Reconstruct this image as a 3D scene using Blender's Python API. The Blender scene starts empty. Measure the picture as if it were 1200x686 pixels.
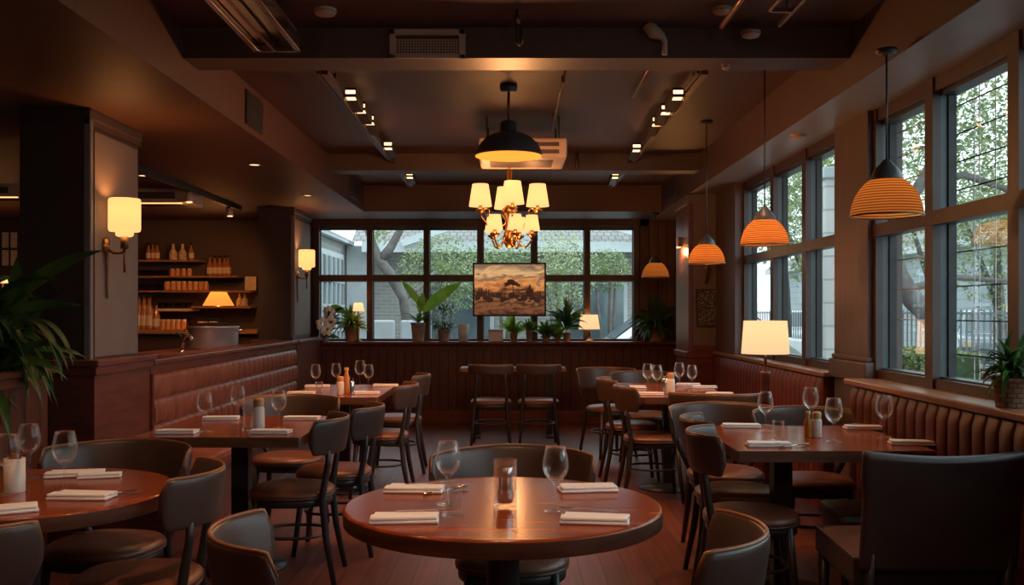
import bpy, bmesh, math, random
from math import pi, sin, cos, radians as R
from mathutils import Vector, Matrix
random.seed(7)
SC = bpy.context.scene
COL = SC.collection
F, CX, CY, H = 1135.0, 597.0, 366.0, 1.38
TH = 0.77                     # table height

def at(px, py, y):            # picture point at depth y -> place
    return Vector(((px - CX) * y / F, y, H - (py - CY) * y / F))
def on(px, py, h=TH):         # picture point lying on a level surface of height h
    y = (H - h) * F / (py - CY)
    return Vector(((px - CX) * y / F, y, h))

# ------------------------------------------------------------------ materials
MATS = {}
def _new(name):
    m = bpy.data.materials.new(name); m.use_nodes = True
    nt = m.node_tree; b = nt.nodes['Principled BSDF']
    MATS[name] = m
    return m, nt, b
def mat(name, c, rough=.5, metal=0., spec=.5, var=.15, scale=6., bump=0., bscale=60., coat=0., emit=None, es=0., stretch=None, sheen=0.):
    m, nt, b = _new(name)
    N, L = nt.nodes, nt.links
    tc = N.new('ShaderNodeTexCoord'); mp = N.new('ShaderNodeMapping')
    if stretch: mp.inputs['Scale'].default_value = stretch
    L.new(tc.outputs['Object'], mp.inputs['Vector'])
    no = N.new('ShaderNodeTexNoise'); no.inputs['Scale'].default_value = scale; no.inputs['Detail'].default_value = 5
    L.new(mp.outputs['Vector'], no.inputs['Vector'])
    rp = N.new('ShaderNodeValToRGB')
    rp.color_ramp.elements[0].position = .3; rp.color_ramp.elements[1].position = .7
    rp.color_ramp.elements[0].color = tuple(x * (1 - var) for x in c) + (1,)
    rp.color_ramp.elements[1].color = tuple(min(1, x * (1 + var)) for x in c) + (1,)
    L.new(no.outputs['Fac'], rp.inputs['Fac']); L.new(rp.outputs['Color'], b.inputs['Base Color'])
    b.inputs['Roughness'].default_value = rough; b.inputs['Metallic'].default_value = metal
    b.inputs['Specular IOR Level'].default_value = spec
    if coat: b.inputs['Coat Weight'].default_value = coat; b.inputs['Coat Roughness'].default_value = .12
    if sheen: b.inputs['Sheen Weight'].default_value = sheen
    if emit: b.inputs['Emission Color'].default_value = emit + (1,); b.inputs['Emission Strength'].default_value = es
    if bump:
        n2 = N.new('ShaderNodeTexNoise'); n2.inputs['Scale'].default_value = bscale
        bp = N.new('ShaderNodeBump'); bp.inputs['Strength'].default_value = bump; bp.inputs['Distance'].default_value = .01
        L.new(mp.outputs['Vector'], n2.inputs['Vector']); L.new(n2.outputs['Fac'], bp.inputs['Height']); L.new(bp.outputs['Normal'], b.inputs['Normal'])
    return m
def bricks(name, c1, c2, cm, rough, size, rot=(0, 0, 0), mortar=.012, ratio=(.5, .25), coat=0., bump=.3, grain=None, axes='XY', offset=.5, bias=0.):
    """plank / tile / brick surfaces in object space; axes picks the two coordinates used"""
    m, nt, b = _new(name); N, L = nt.nodes, nt.links
    tc = N.new('ShaderNodeTexCoord'); sp = N.new('ShaderNodeSeparateXYZ'); cb = N.new('ShaderNodeCombineXYZ')
    L.new(tc.outputs['Object'], sp.inputs[0])
    L.new(sp.outputs[axes[0]], cb.inputs['X']); L.new(sp.outputs[axes[1]], cb.inputs['Y'])
    br = N.new('ShaderNodeTexBrick'); br.offset = offset
    br.inputs['Scale'].default_value = size; br.inputs['Brick Width'].default_value = ratio[0]; br.inputs['Row Height'].default_value = ratio[1]
    br.inputs['Mortar Size'].default_value = mortar; br.inputs['Mortar Smooth'].default_value = .1
    br.inputs['Color1'].default_value = c1 + (1,); br.inputs['Color2'].default_value = c2 + (1,); br.inputs['Mortar'].default_value = cm + (1,)
    br.inputs['Bias'].default_value = bias
    L.new(cb.outputs[0], br.inputs['Vector'])
    col = br.outputs['Color']
    if grain:
        mp = N.new('ShaderNodeMapping'); mp.inputs['Scale'].default_value = grain
        L.new(cb.outputs[0], mp.inputs['Vector'])
        no = N.new('ShaderNodeTexNoise'); no.inputs['Scale'].default_value = 3; no.inputs['Detail'].default_value = 6
        L.new(mp.outputs[0], no.inputs['Vector'])
        mx = N.new('ShaderNodeMix'); mx.data_type = 'RGBA'; mx.blend_type = 'MULTIPLY'; mx.inputs['Factor'].default_value = 1
        rp = N.new('ShaderNodeValToRGB'); rp.color_ramp.elements[0].position = .3; rp.color_ramp.elements[1].position = .7
        rp.color_ramp.elements[0].color = (.55, .5, .5, 1); rp.color_ramp.elements[1].color = (1.15, 1.1, 1.1, 1)
        L.new(no.outputs['Fac'], rp.inputs['Fac']); L.new(col, mx.inputs['A']); L.new(rp.outputs['Color'], mx.inputs['B'])
        col = mx.outputs['Result']
    L.new(col, b.inputs['Base Color']); b.inputs['Roughness'].default_value = rough
    if coat: b.inputs['Coat Weight'].default_value = coat; b.inputs['Coat Roughness'].default_value = .2
    if bump:
        bp = N.new('ShaderNodeBump'); bp.inputs['Strength'].default_value = bump; bp.inputs['Distance'].default_value = .004; bp.invert = True
        L.new(br.outputs['Fac'], bp.inputs['Height']); L.new(bp.outputs['Normal'], b.inputs['Normal'])
    return m
def thin_glass(name, tint=(.96, .98, .97), blend=.25, rough=.0, glow=1., cap=1., edge=0.):
    m, nt, b = _new(name); N, L = nt.nodes, nt.links
    N.remove(b); out = N['Material Output']
    tr = N.new('ShaderNodeBsdfTransparent'); tr.inputs[0].default_value = tint + (1,)
    gl = N.new('ShaderNodeBsdfGlossy'); gl.inputs['Roughness'].default_value = rough; gl.inputs[0].default_value = (glow, glow, glow, 1)
    lw = N.new('ShaderNodeLayerWeight'); lw.inputs[0].default_value = blend
    mx = N.new('ShaderNodeMixShader')
    mu = N.new('ShaderNodeMath'); mu.operation = 'MULTIPLY'; mu.inputs[1].default_value = cap; L.new(lw.outputs['Fresnel'], mu.inputs[0])
    L.new(mu.outputs[0], mx.inputs[0]); L.new(tr.outputs[0], mx.inputs[1]); L.new(gl.outputs[0], mx.inputs[2])
    if edge:  # whitish film mixed in to paint bright edges on the glass
        d = N.new('ShaderNodeBsdfDiffuse'); d.inputs[0].default_value = (.9, .88, .84, 1); t2 = N.new('ShaderNodeBsdfTranslucent'); t2.inputs[0].default_value = (.9, .88, .84, 1)
        a = N.new('ShaderNodeAddShader'); L.new(d.outputs[0], a.inputs[0]); L.new(t2.outputs[0], a.inputs[1])
        l2 = N.new('ShaderNodeLayerWeight'); l2.inputs[0].default_value = .35; pw = N.new('ShaderNodeMath'); pw.operation = 'MULTIPLY'; pw.inputs[1].default_value = edge
        L.new(l2.outputs['Facing'], pw.inputs[0]); m3 = N.new('ShaderNodeMixShader'); L.new(pw.outputs[0], m3.inputs[0]); L.new(mx.outputs[0], m3.inputs[1]); L.new(a.outputs[0], m3.inputs[2]); mx = m3
    L.new(mx.outputs[0], out.inputs[0])
    return m
def shade_mat(name, c, es, trans=.5, tk=.42):
    """lamp shade: lit cloth or paper that also lets lamp light through"""
    m, nt, b = _new(name); N, L = nt.nodes, nt.links
    N.remove(b); out = N['Material Output']
    tl = N.new('ShaderNodeBsdfTranslucent'); tl.inputs[0].default_value = tuple(x * tk for x in c) + (1,)
    df = N.new('ShaderNodeBsdfDiffuse'); df.inputs[0].default_value = tuple(x * tk for x in c) + (1,)
    em = N.new('ShaderNodeEmission'); em.inputs[0].default_value = c + (1,); em.inputs[1].default_value = es
    m1 = N.new('ShaderNodeMixShader'); m1.inputs[0].default_value = 1 - trans
    ad = N.new('ShaderNodeAddShader')
    L.new(tl.outputs[0], m1.inputs[1]); L.new(df.outputs[0], m1.inputs[2])
    L.new(m1.outputs[0], ad.inputs[0]); L.new(em.outputs[0], ad.inputs[1]); L.new(ad.outputs[0], out.inputs[0])
    return m
def leafm(name, c, c2):
    m, nt, b = _new(name); N, L = nt.nodes, nt.links
    out = N['Material Output']
    tc = N.new('ShaderNodeTexCoord'); no = N.new('ShaderNodeTexNoise'); no.inputs['Scale'].default_value = 7
    L.new(tc.outputs['Object'], no.inputs['Vector'])
    rp = N.new('ShaderNodeValToRGB'); rp.color_ramp.elements[0].position = .35; rp.color_ramp.elements[1].position = .65
    rp.color_ramp.elements[0].color = c + (1,); rp.color_ramp.elements[1].color = c2 + (1,)
    L.new(no.outputs['Fac'], rp.inputs['Fac']); L.new(rp.outputs['Color'], b.inputs['Base Color']); b.inputs['Roughness'].default_value = .45
    tl = N.new('ShaderNodeBsdfTranslucent'); L.new(rp.outputs['Color'], tl.inputs[0])
    mx = N.new('ShaderNodeMixShader'); mx.inputs[0].default_value = .3
    L.new(b.outputs[0], mx.inputs[1]); L.new(tl.outputs[0], mx.inputs[2]); L.new(mx.outputs[0], out.inputs[0])
    return m

M = MATS
WARM = (1., .38, .125)
bricks('floor_wood', (.15, .046, .030), (.10, .030, .021), (.018, .006, .005), .42, 1., ratio=(1.5, .125), mortar=.003, axes='YX', grain=(.6, 14, 1), bump=.4)
bricks('ceiling_panel', (.064, .030, .024), (.059, .028, .022), (.018, .009, .008), .5, 1., ratio=(1.6, .75), mortar=.004, axes='XY', bump=.3)
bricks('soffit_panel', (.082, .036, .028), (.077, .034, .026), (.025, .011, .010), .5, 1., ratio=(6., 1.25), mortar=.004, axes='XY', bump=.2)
mat('soffit_right_lit', (.24, .21, .19), .4, var=.06)  # window light on the underside painted in as a paler colour
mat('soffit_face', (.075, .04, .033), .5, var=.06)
mat('beam_paint', (.062, .04, .035), .5, var=.1)
mat('plaster_dark', (.04, .024, .021), .7, var=.1)
mat('pillar_grey', (.135, .11, .105), .55, var=.06)
mat('pillar_dark', (.042, .022, .019), .5, var=.12)
bricks('wainscot', (.105, .027, .017), (.09, .023, .015), (.013, .004, .003), .42, 1., ratio=(6., .11), mortar=.007, axes='ZX', grain=(1.2, 16, 1), bump=.7, offset=0.)
bricks('wainscot_side', (.095, .027, .017), (.082, .022, .014), (.012, .004, .003), .4, 1., ratio=(6., .16), mortar=.007, axes='ZY', grain=(1.2, 16, 1), bump=.7, offset=0.)
mat('wood_trim', (.115, .029, .017), .36, var=.35, scale=4, stretch=(1, 1, 9))
mat('wood_trim_flat', (.12, .030, .017), .33, var=.35, scale=4, stretch=(9, 9, 1))
mat('window_wood', (.036, .013, .010), .45, var=.3, scale=4, stretch=(6, 6, 1))
mat('pier_wood', (.085, .05, .042), .5, var=.2, scale=4, stretch=(8, 8, .8))
mat('window_metal', (.032, .05, .062), .4, var=.1)
mat('muntin_metal', (.80, .88, .92), .5, var=.1)
mat('window_seal', (.012, .012, .014), .6)
mat('sill_wood', (.27, .125, .06), .3, var=.3, scale=3, stretch=(9, 1, 9), coat=.3)
mat('table_wood', (.24, .046, .014), .20, spec=.22, var=.45, scale=2.6, stretch=(1.0, 10, 10), coat=.08)
mat('table_edge', (.10, .04, .022), .35, var=.35, scale=2.6, stretch=(3, 3, 12), coat=.2)
mat('leather', (.060, .036, .029), .36, var=.2, bump=.12, bscale=260)
mat('leather_brown', (.15, .055, .032), .32, var=.25, scale=9, bump=.12, bscale=260)
mat('leather_rim_lit', (.22, .085, .035), .35, var=.2)  # orange of the lamplit top rim put into the piping colour
mat('leather_black', (.028, .02, .02), .42, var=.2, bump=.1, bscale=260)
mat('chair_metal', (.022, .02, .021), .4, var=.1)
mat('bench_red', (.20, .056, .028), .44, var=.22, bump=.1, bscale=200)
mat('bench_channel', (.10, .02, .012), .46, var=.2, bump=.1, bscale=200)
mat('black_metal', (.018, .016, .017), .4, var=.1)
mat('dome_paint', (.05, .055, .06), .45, var=.1)
mat('brass', (.42, .2, .07), .28, metal=1., var=.1)
mat('bronze', (.16, .09, .05), .4, metal=.8, var=.1)
mat('pot_steel', (.66, .70, .74), .32, metal=.75, var=.05)
mat('steel', (.75, .75, .76), .16, metal=1., var=.05)
mat('cutlery', (.72, .68, .62), .2, metal=1., var=.05)
mat('white_plastic', (.42, .32, .26), .45, var=.05)
mat('grille_dark', (.05, .035, .03), .6)
mat('linen', (.86, .85, .83), .85, var=.06, bump=.15, bscale=300)
mat('ceramic', (.75, .70, .64), .3, var=.04)
mat('salt', (.75, .7, .62), .6, var=.1, scale=40)
mat('amber', (.45, .16, .03), .2, var=.2)
mat('cork', (.5, .27, .1), .6, var=.25, scale=30)
mat('dark_glass', (.02, .012, .01), .08, var=.1)
mat('label_paper', (.5, .38, .26), .7, var=.15, scale=20)
mat('terracotta', (.33, .15, .085), .7, var=.2, bump=.2)
mat('pot_grey', (.26, .20, .16), .7, var=.3, scale=14, bump=.2)
bricks('pot_basket', (.25, .14, .085), (.2, .11, .065), (.07, .035, .02), .75, 1., ratio=(.03, .02), mortar=.002, axes='XZ', bump=.8)
mat('soil', (.03, .02, .014), .95)
mat('petal', (.92, .86, .82), .5, var=.08)
mat('petal_heart', (.75, .22, .05), .5)
mat('jar_amber', (.5, .2, .07), .3, var=.2)
mat('liquor', (.26, .10, .045), .08, var=.5, scale=30, coat=.5)
mat('liquor_pale', (.42, .29, .19), .08, var=.4, scale=30, coat=.5)
leafm('leaf_dark', (.018, .055, .014), (.05, .11, .022))
leafm('leaf_mid', (.05, .14, .02), (.13, .25, .04))
leafm('leaf_bright', (.13, .30, .03), (.28, .46, .05))
leafm('leaf_olive', (.10, .13, .05), (.20, .25, .10))
leafm('leaf_tree', (.16, .22, .09), (.36, .43, .18))
leafm('leaf_tree_pale', (.26, .31, .15), (.50, .54, .30))
thin_glass('pane_glass', (.96, .985, .98), .12, 0., 1., .30)
thin_glass('wine_glass_mat', (.985, .985, .98), .25, .03, 1., .40, .06)
thin_glass('tumbler_glass', (.95, .95, .94), .30, .05, 1., .35, .05)
thin_glass('bottle_glass', (.70, .62, .55), .35, .05)
shade_mat('shade_cream', (1., .54, .19), .66, .6, .11)
shade_mat('shade_sconce', (1., .51, .17), .62, .6, .06)
shade_mat('shade_amber', (1., .36, .05), .42, .4, .12)
shade_mat('shade_lamp', (1., .64, .33), .46, .5, .13)
shade_mat('dome_inside', (1., .35, .05), .40, .0, .08)
def emis(name, c, s):
    m, nt, b = _new(name); b.inputs['Base Color'].default_value = c + (1,)
    b.inputs['Emission Color'].default_value = c + (1,); b.inputs['Emission Strength'].default_value = s
    return m
emis('bulb', (1., .62, .25), 4.); emis('spot_glow', (1., .55, .26), 1.6); emis('lens', (.8, .62, .5), .5); emis('strip', (1., .45, .15), 1.2)
# woven rattan shade: rings that let the light through
def rattan():
    m, nt, b = _new('rattan'); N, L = nt.nodes, nt.links
    N.remove(b); out = N['Material Output']
    tc = N.new('ShaderNodeTexCoord'); wv = N.new('ShaderNodeTexWave'); wv.bands_direction = 'Z'
    wv.inputs['Scale'].default_value = 26; wv.inputs['Distortion'].default_value = .6; wv.inputs['Detail'].default_value = 2
    L.new(tc.outputs['Object'], wv.inputs['Vector'])
    rp = N.new('ShaderNodeValToRGB'); rp.color_ramp.elements[0].color = (.22, .055, .010, 1); rp.color_ramp.elements[1].color = (.95, .34, .075, 1)
    L.new(wv.outputs['Fac'], rp.inputs['Fac'])
    tl = N.new('ShaderNodeBsdfTranslucent'); df = N.new('ShaderNodeBsdfDiffuse'); em = N.new('ShaderNodeEmission'); em.inputs[1].default_value = .05
    for s in (tl, df, em): L.new(rp.outputs['Color'], s.inputs[0])
    mx = N.new('ShaderNodeMixShader'); mx.inputs[0].default_value = .22; ad = N.new('ShaderNodeAddShader')
    L.new(tl.outputs[0], mx.inputs[1]); L.new(df.outputs[0], mx.inputs[2]); L.new(mx.outputs[0], ad.inputs[0]); L.new(em.outputs[0], ad.inputs[1])
    L.new(ad.outputs[0], out.inputs[0])
rattan()

# ------------------------------------------------------------------ mesh builder
class MB:
    def __init__(s): s.bm = bmesh.new()
    def box(s, x0, x1, y0, y1, z0, z1, bev=0., mi=0):
        r = bmesh.ops.create_cube(s.bm, size=1.)
        vs = r['verts']
        for v in vs:
            v.co = Vector((x0 + (v.co.x + .5) * (x1 - x0), y0 + (v.co.y + .5) * (y1 - y0), z0 + (v.co.z + .5) * (z1 - z0)))
        fs = set(f for v in vs for f in v.link_faces)
        for f in fs: f.material_index = mi
        if bev:
            es = list(set(e for v in vs for e in v.link_edges))
            o = bmesh.ops.bevel(s.bm, geom=es, offset=bev, segments=2, affect='EDGES', profile=.5)
            for f in o['faces']: f.material_index = mi
        return s
    def obox(s, c, ax, ay, az, bev=0., mi=0):
        """box from centre and three half-axis vectors"""
        n = len(s.bm.verts)
        t = MB().box(-1, 1, -1, 1, -1, 1)
        mtx = Matrix((ax, ay, az)).transposed().to_4x4(); mtx.translation = Vector(c)
        mp = {}
        for v in t.bm.verts: mp[v] = s.bm.verts.new(mtx @ v.co)
        nf = [s.bm.faces.new([mp[v] for v in f.verts]) for f in t.bm.faces]
        for f in nf: f.material_index = mi
        t.bm.free()
        if bev:
            es = list(set(e for f in nf for e in f.edges))
            bmesh.ops.bevel(s.bm, geom=es, offset=bev, segments=2, affect='EDGES', profile=.5)
        return s
    def tube(s, pts, r, n=10, cap=True, mi=0, closed=False):
        pts = [Vector(p) for p in pts]; rs = r if isinstance(r, (list, tuple)) else [r] * len(pts)
        rings = []; up = None
        for i, p in enumerate(pts):
            if closed: d = pts[(i + 1) % len(pts)] - pts[i - 1]
            else: d = pts[min(i + 1, len(pts) - 1)] - pts[max(i - 1, 0)]
            d.normalize()
            if up is None:
                up = Vector((0, 0, 1)) if abs(d.z) < .9 else Vector((1, 0, 0))
            a = d.cross(up); a.normalize(); b = a.cross(d); b.normalize(); up = b
            rings.append([s.bm.verts.new(p + (a * cos(2 * pi * k / n) + b * sin(2 * pi * k / n)) * rs[i]) for k in range(n)])
        m = len(rings)
        for i in range(m if closed else m - 1):
            A, B = rings[i], rings[(i + 1) % m]
            for k in range(n):
                f = s.bm.faces.new((A[k], A[(k + 1) % n], B[(k + 1) % n], B[k])); f.material_index = mi; f.smooth = True
        if cap and not closed:
            for rg in (rings[0][::-1], rings[-1]):
                f = s.bm.faces.new(rg); f.material_index = mi
        return s
    def lathe(s, prof, n=32, c=(0, 0, 0), mi=0, sx=1., sy=1.):
        """profile of (radius, height) points around the z axis"""
        rings = []
        for r, z in prof:
            if r < 1e-6: rings.append([s.bm.verts.new((c[0], c[1], c[2] + z))])
            else: rings.append([s.bm.verts.new((c[0] + sx * r * cos(2 * pi * k / n), c[1] + sy * r * sin(2 * pi * k / n), c[2] + z)) for k in range(n)])
        for A, B in zip(rings, rings[1:]):
            if len(A) == 1 and len(B) == 1: continue
            for k in range(n):
                if len(A) == 1: v = (A[0], B[(k + 1) % n], B[k])
                elif len(B) == 1: v = (A[k], A[(k + 1) % n], B[0])
                else: v = (A[k], A[(k + 1) % n], B[(k + 1) % n], B[k])
                f = s.bm.faces.new(v); f.material_index = mi; f.smooth = True
        return s
    def grid(s, fn, nu, nv, mi=0, smooth=True, closeu=False):
        g = [[s.bm.verts.new(fn(i / nu, j / nv)) for j in range(nv + 1)] for i in range(nu if closeu else nu + 1)]
        for i in range(nu):
            for j in range(nv):
                A = g[i]; B = g[(i + 1) % len(g)]
                f = s.bm.faces.new((A[j], B[j], B[j + 1], A[j + 1])); f.material_index = mi; f.smooth = smooth
        return s
    def poly(s, pts, mi=0):
        f = s.bm.faces.new([s.bm.verts.new(p) for p in pts]); f.material_index = mi; return s
    def prism(s, pts, z0, z1, mi=0, bev=0.):
        lo = [s.bm.verts.new((x, y, z0)) for x, y in pts]; hi = [s.bm.verts.new((x, y, z1)) for x, y in pts]
        fs = [s.bm.faces.new(lo[::-1]), s.bm.faces.new(hi)]
        n = len(pts)
        for k in range(n): fs.append(s.bm.faces.new((lo[k], lo[(k + 1) % n], hi[(k + 1) % n], hi[k])))
        for f in fs: f.material_index = mi
        if bev:
            es = list(fs[0].edges) + list(fs[1].edges)
            bmesh.ops.bevel(s.bm, geom=es, offset=bev, segments=2, affect='EDGES', profile=.5)
        return s
    def build(s, name, m, parent=None, solid=0., sub=0, smooth=None):
        bmesh.ops.recalc_face_normals(s.bm, faces=s.bm.faces)
        me = bpy.data.meshes.new(name); s.bm.to_mesh(me); s.bm.free()
        for x in (m if isinstance(m, (list, tuple)) else [m]): me.materials.append(M[x])
        o = bpy.data.objects.new(name, me); COL.objects.link(o)
        if parent: o.parent = parent
        if smooth:
            for p in me.polygons: p.use_smooth = True
        if solid:
            md = o.modifiers.new('solid', 'SOLIDIFY'); md.thickness = solid; md.offset = 0
        if sub:
            md = o.modifiers.new('sub', 'SUBSURF'); md.levels = sub; md.render_levels = sub
        return o
def tag(o, label=None, cat=None, group=None, kind=None):
    if label: o['label'] = label
    if cat: o['category'] = cat
    if group: o['group'] = group
    if kind: o['kind'] = kind
    return o
def thing(name, label, cat, loc=(0, 0, 0), rz=0., group=None, kind=None):
    o = bpy.data.objects.new(name, None); COL.objects.link(o); o.empty_display_size = .1
    o.location = loc; o.rotation_euler = (0, 0, rz)
    return tag(o, label, cat, group, kind)
KIDS = {}
def dup(root, loc, rz=0., label=None, group=None, scale=None):
    def rec(o, parent):
        c = o.copy(); COL.objects.link(c)
        if parent: c.parent = parent
        for ch in o.children: rec(ch, c)
        return c
    r = rec(root, None); r.location = loc; r.rotation_euler = (0, 0, rz)
    if label: r['label'] = label
    if group: r['group'] = group
    if scale: r.scale = (scale,) * 3 if not isinstance(scale, tuple) else scale
    return r
class Stock:
    """first call moves the built thing, later calls copy it"""
    def __init__(s, root): s.root, s.used = root, False
    def put(s, loc, rz, label, group=None, scale=None):
        if not s.used:
            s.used = True; r = s.root; r.location = loc; r.rotation_euler = (0, 0, rz); r['label'] = label
            if group: r['group'] = group
            if scale: r.scale = (scale,) * 3 if not isinstance(scale, tuple) else scale
            return r
        return dup(s.root, loc, rz, label, group, scale)
def struct(name, mb, m, parent=None, label=None):
    o = mb.build(name, m, parent); 
    if not parent: o['kind'] = 'structure'
    if label: o['label'] = label
    return o
def point(loc, power, color=WARM, r=.03, name='lamp_light'):
    l = bpy.data.lights.new(name, 'POINT'); l.energy = power; l.color = color; l.shadow_soft_size = r
    o = bpy.data.objects.new(name, l); COL.objects.link(o); o.location = loc; return o
def spot(loc, tgt, power, size=70, blend=.6, color=WARM, r=.03):
    l = bpy.data.lights.new('spot_light', 'SPOT'); l.energy = power; l.color = color; l.shadow_soft_size = r
    l.spot_size = R(size); l.spot_blend = blend
    o = bpy.data.objects.new('spot_light', l); COL.objects.link(o); o.location = loc
    o.rotation_euler = (Vector(tgt) - Vector(loc)).to_track_quat('-Z', 'Y').to_euler(); return o

# ------------------------------------------------------------------ room shell
XL, XR, YF, YB = -6.6, 2.1, -2.0, 12.19
ZC, ZS = 2.845, 2.54
SL, SR, SB = -1.68, 1.755, 11.16
LEDGE = 1.015
struct('floor', MB().box(XL - .2, XR + .3, YF, YB + .2, -.1, 0), 'floor_wood')
struct('ceiling', MB().box(SL - .05, SR + .05, YF, SB + .05, ZC, ZC + .1), 'ceiling_panel')
struct('ceiling_left', MB().box(XL - .2, SL, YF, YB + .2, ZS, ZC + .1), 'soffit_panel', label='lowered brown ceiling over the bar side')
struct('ceiling_right', MB().box(SR, XR + .3, YF, YB + .2, ZS, ZC + .1, mi=0).box(SR - .004, SR, YF, YB + .2, ZS, ZC + .1, mi=1), ['soffit_right_lit', 'soffit_face'], label='lowered strip of ceiling along the right windows')
struct('ceiling_back', MB().box(SL, SR, SB, YB + .2, ZS, ZC + .1), 'soffit_panel', label='lowered strip of ceiling above the back window')
struct('trim_1', MB().box(SL, SR, 4.98, 5.23, 2.687, ZC), 'beam_paint', label='nearer cross beam under the ceiling')
struct('trim_2', MB().box(SL, SR, 8.93, 9.18, 2.687, ZC), 'beam_paint', label='farther cross beam under the ceiling')
# back wall : below ledge, either side of the window, bar side
WX0, WX1 = -2.47, 1.64        # window opening
struct('wall_back', MB().box(-2.45, XR + .3, YB, YB + .2, 0, LEDGE - .03).box(WX1, XR + .3, YB, YB + .2, LEDGE - .03, ZS).box(-2.85, WX0, YB, YB + .2, 0, ZS), 'wainscot')
struct('wall_back_bar', MB().box(XL, -2.85, YB, YB + .2, 0, ZS), 'plaster_dark')
struct('trim_3', MB().box(-2.4, 2.1, YB - .22, YB + .06, LEDGE - .035, LEDGE, .008).box(-2.4, 2.1, YB - .05, YB, LEDGE - .10, LEDGE - .035), 'wood_trim_flat', label='wooden ledge under the back window')
struct('baseboard_back', MB().box(-2.4, 2.1, YB - .05, YB, 0, .14, .006).box(-2.4, 2.1, YB - .07, YB, 0, .05), 'wood_trim_flat')
struct('wall_left', MB().box(XL - .2, XL, YF, YB, 0, ZS), 'plaster_dark')
struct('wall_front', MB().box(XL, XR, YF - .2, YF, 0, ZC), 'plaster_dark')
# right wall
struct('wall_right', MB().box(XR, XR + .16, YF, YB, 0, .985).box(XR, XR + .16, 9.2, YB, .985, ZS), 'wainscot_side')
struct('wall_right_pier', MB().box(2.06, XR + .16, 5.57, 6.14, 0, ZS).box(2.03, XR + .1, 5.54, 6.17, .97, 1.09, .01).box(2.045, XR + .1, 5.555, 6.155, 1.09, 1.12, .008), 'pier_wood', label='wooden pier between the two right windows')
struct('trim_4', MB().box(1.92, 2.13, YF, 5.57, .965, 1.0, .008), 'sill_wood', label='near wooden window sill on the right')
struct('trim_5', MB().box(1.99, 2.13, 6.14, 9.48, .965, 1.0, .008), 'sill_wood', label='far wooden window sill on the right')
# right pilaster with grey face
struct('wall_right_pilaster', MB().box(1.755, 2.1, 9.5, 10.2, 0, ZS, mi=1).box(1.80, 2.085, 9.485, 9.51, 1.05, 2.45, mi=0).box(1.735, 2.1, 9.48, 10.22, .93, .99, .008, mi=1).box(1.735, 2.1, 9.48, 10.22, 0, .14, .006, mi=1).box(1.735, 2.1, 9.48, 10.22, 2.44, ZS, .01, mi=0), ['pillar_grey', 'wood_trim'], label='pilaster with grey face at the far right corner')
struct('trim_6', MB().box(2.02, 2.2, 8.67, 9.5, .99, ZS), 'pier_wood', label='wooden casing between pilaster and far right window')

def right_window(name, ys, y0, y1, grid):
    """ys: mullion centres between y0 and y1 (far end y1)"""
    r = thing(name, None, None, (0, 0, 0), kind='structure')
    zb, zt, zm = 1.0, 2.54, 1.845
    fr = MB(); me = MB(); se = MB(); gl = MB(); mu = MB()
    fr.box(2.1, 2.13, y0, y1, zb, zb + .05).box(2.1, 2.13, y0, y1, zt - .07, zt).box(2.085, 2.13, y0, y1, zm - .035, zm + .035)
    me.box(2.13, 2.2, y0, y1, zb, zb + .06).box(2.13, 2.2, y0, y1, zt - .09, zt).box(2.13, 2.2, y0, y1, zm - .03, zm + .03)
    edges = [y0] + ys + [y1]
    for i, y in enumerate(edges):
        w = .045
        a, b = max(y0, y - w), min(y1, y + w)
        fr.box(2.09, 2.13, a, b, zb, zt); me.box(2.13, 2.2, a, b, zb, zt)
        for s in (-1, 1):
            e = (a if s < 0 else b) + s * .012
            if y0 < e < y1: se.box(2.165, 2.205, min(e, e - s * .012), max(e, e - s * .012), zb, zt)
    gl.poly([(2.19, y0, zb), (2.19, y1, zb), (2.19, y1, zt), (2.19, y0, zt)])
    fr.build('wood_frame', 'window_wood', r); me.build('metal_frame', 'window_metal', r); se.build('seal', 'window_seal', r); gl.build('pane', 'pane_glass', r)
    if grid:
        for a, b in zip(edges, edges[1:]):
            for lo, hi in ((zb, zm), (zm, zt)):
                n = 4
                for k in range(1, n): y = a + (b - a) * k / n; mu.box(2.22, 2.2225, y - .0035, y + .0035, lo, hi)
                k = 5
                for j in range(1, k): z = lo + (hi - lo) * j / k; mu.box(2.22, 2.2225, a, b, z - .0035, z + .0035)
        mu.build('muntin_grid', 'muntin_metal', r)
    return r
right_window('window_2', [4.83, 4.02, 3.2, 2.4, 1.6], .8, 5.57, True)
right_window('window_3', [7.72, 6.88], 6.14, 8.67, False)
struct('wall_right_front', MB().box(XR, XR + .16, YF, .8, .985, ZS), 'plaster_dark', label='wall beside the near right window')

# back window
def back_window():
    r = thing('window_1', None, None, kind='structure')
    zt, zb, zm = 2.46, LEDGE, 1.807
    xs = [WX0 + (432 - 367) / F * 0] 
    xs = [(p - CX) * YB / F for p in (433.5, 500, 563, 626, 688)]
    fr = MB(); se = MB(); gl = MB()
    fr.box(WX0, WX1, YB - .04, YB + .05, zt, ZS).box(WX0, WX1, YB - .03, YB + .05, zm - .035, zm + .035).box(WX0, WX1, YB - .03, YB + .05, zb, zb + .03)
    for x in [WX0 + .045] + xs + [WX1 - .045]:
        fr.box(x - .036, x + .036, YB - .036, YB + .05, zb, zt)
        se.box(x - .045, x + .045, YB + .05, YB + .075, zb, zt)
    se.box(WX0, WX1, YB + .05, YB + .075, zt - .045, zt).box(WX0, WX1, YB + .05, YB + .075, zm - .045, zm + .045)
    gl.poly([(WX0, YB + .06, zb), (WX1, YB + .06, zb), (WX1, YB + .06, zt), (WX0, YB + .06, zt)])
    fr.build('wood_frame', 'window_wood', r); se.build('metal_frame', 'window_metal', r); gl.build('pane', 'pane_glass', r)
back_window()
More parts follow.
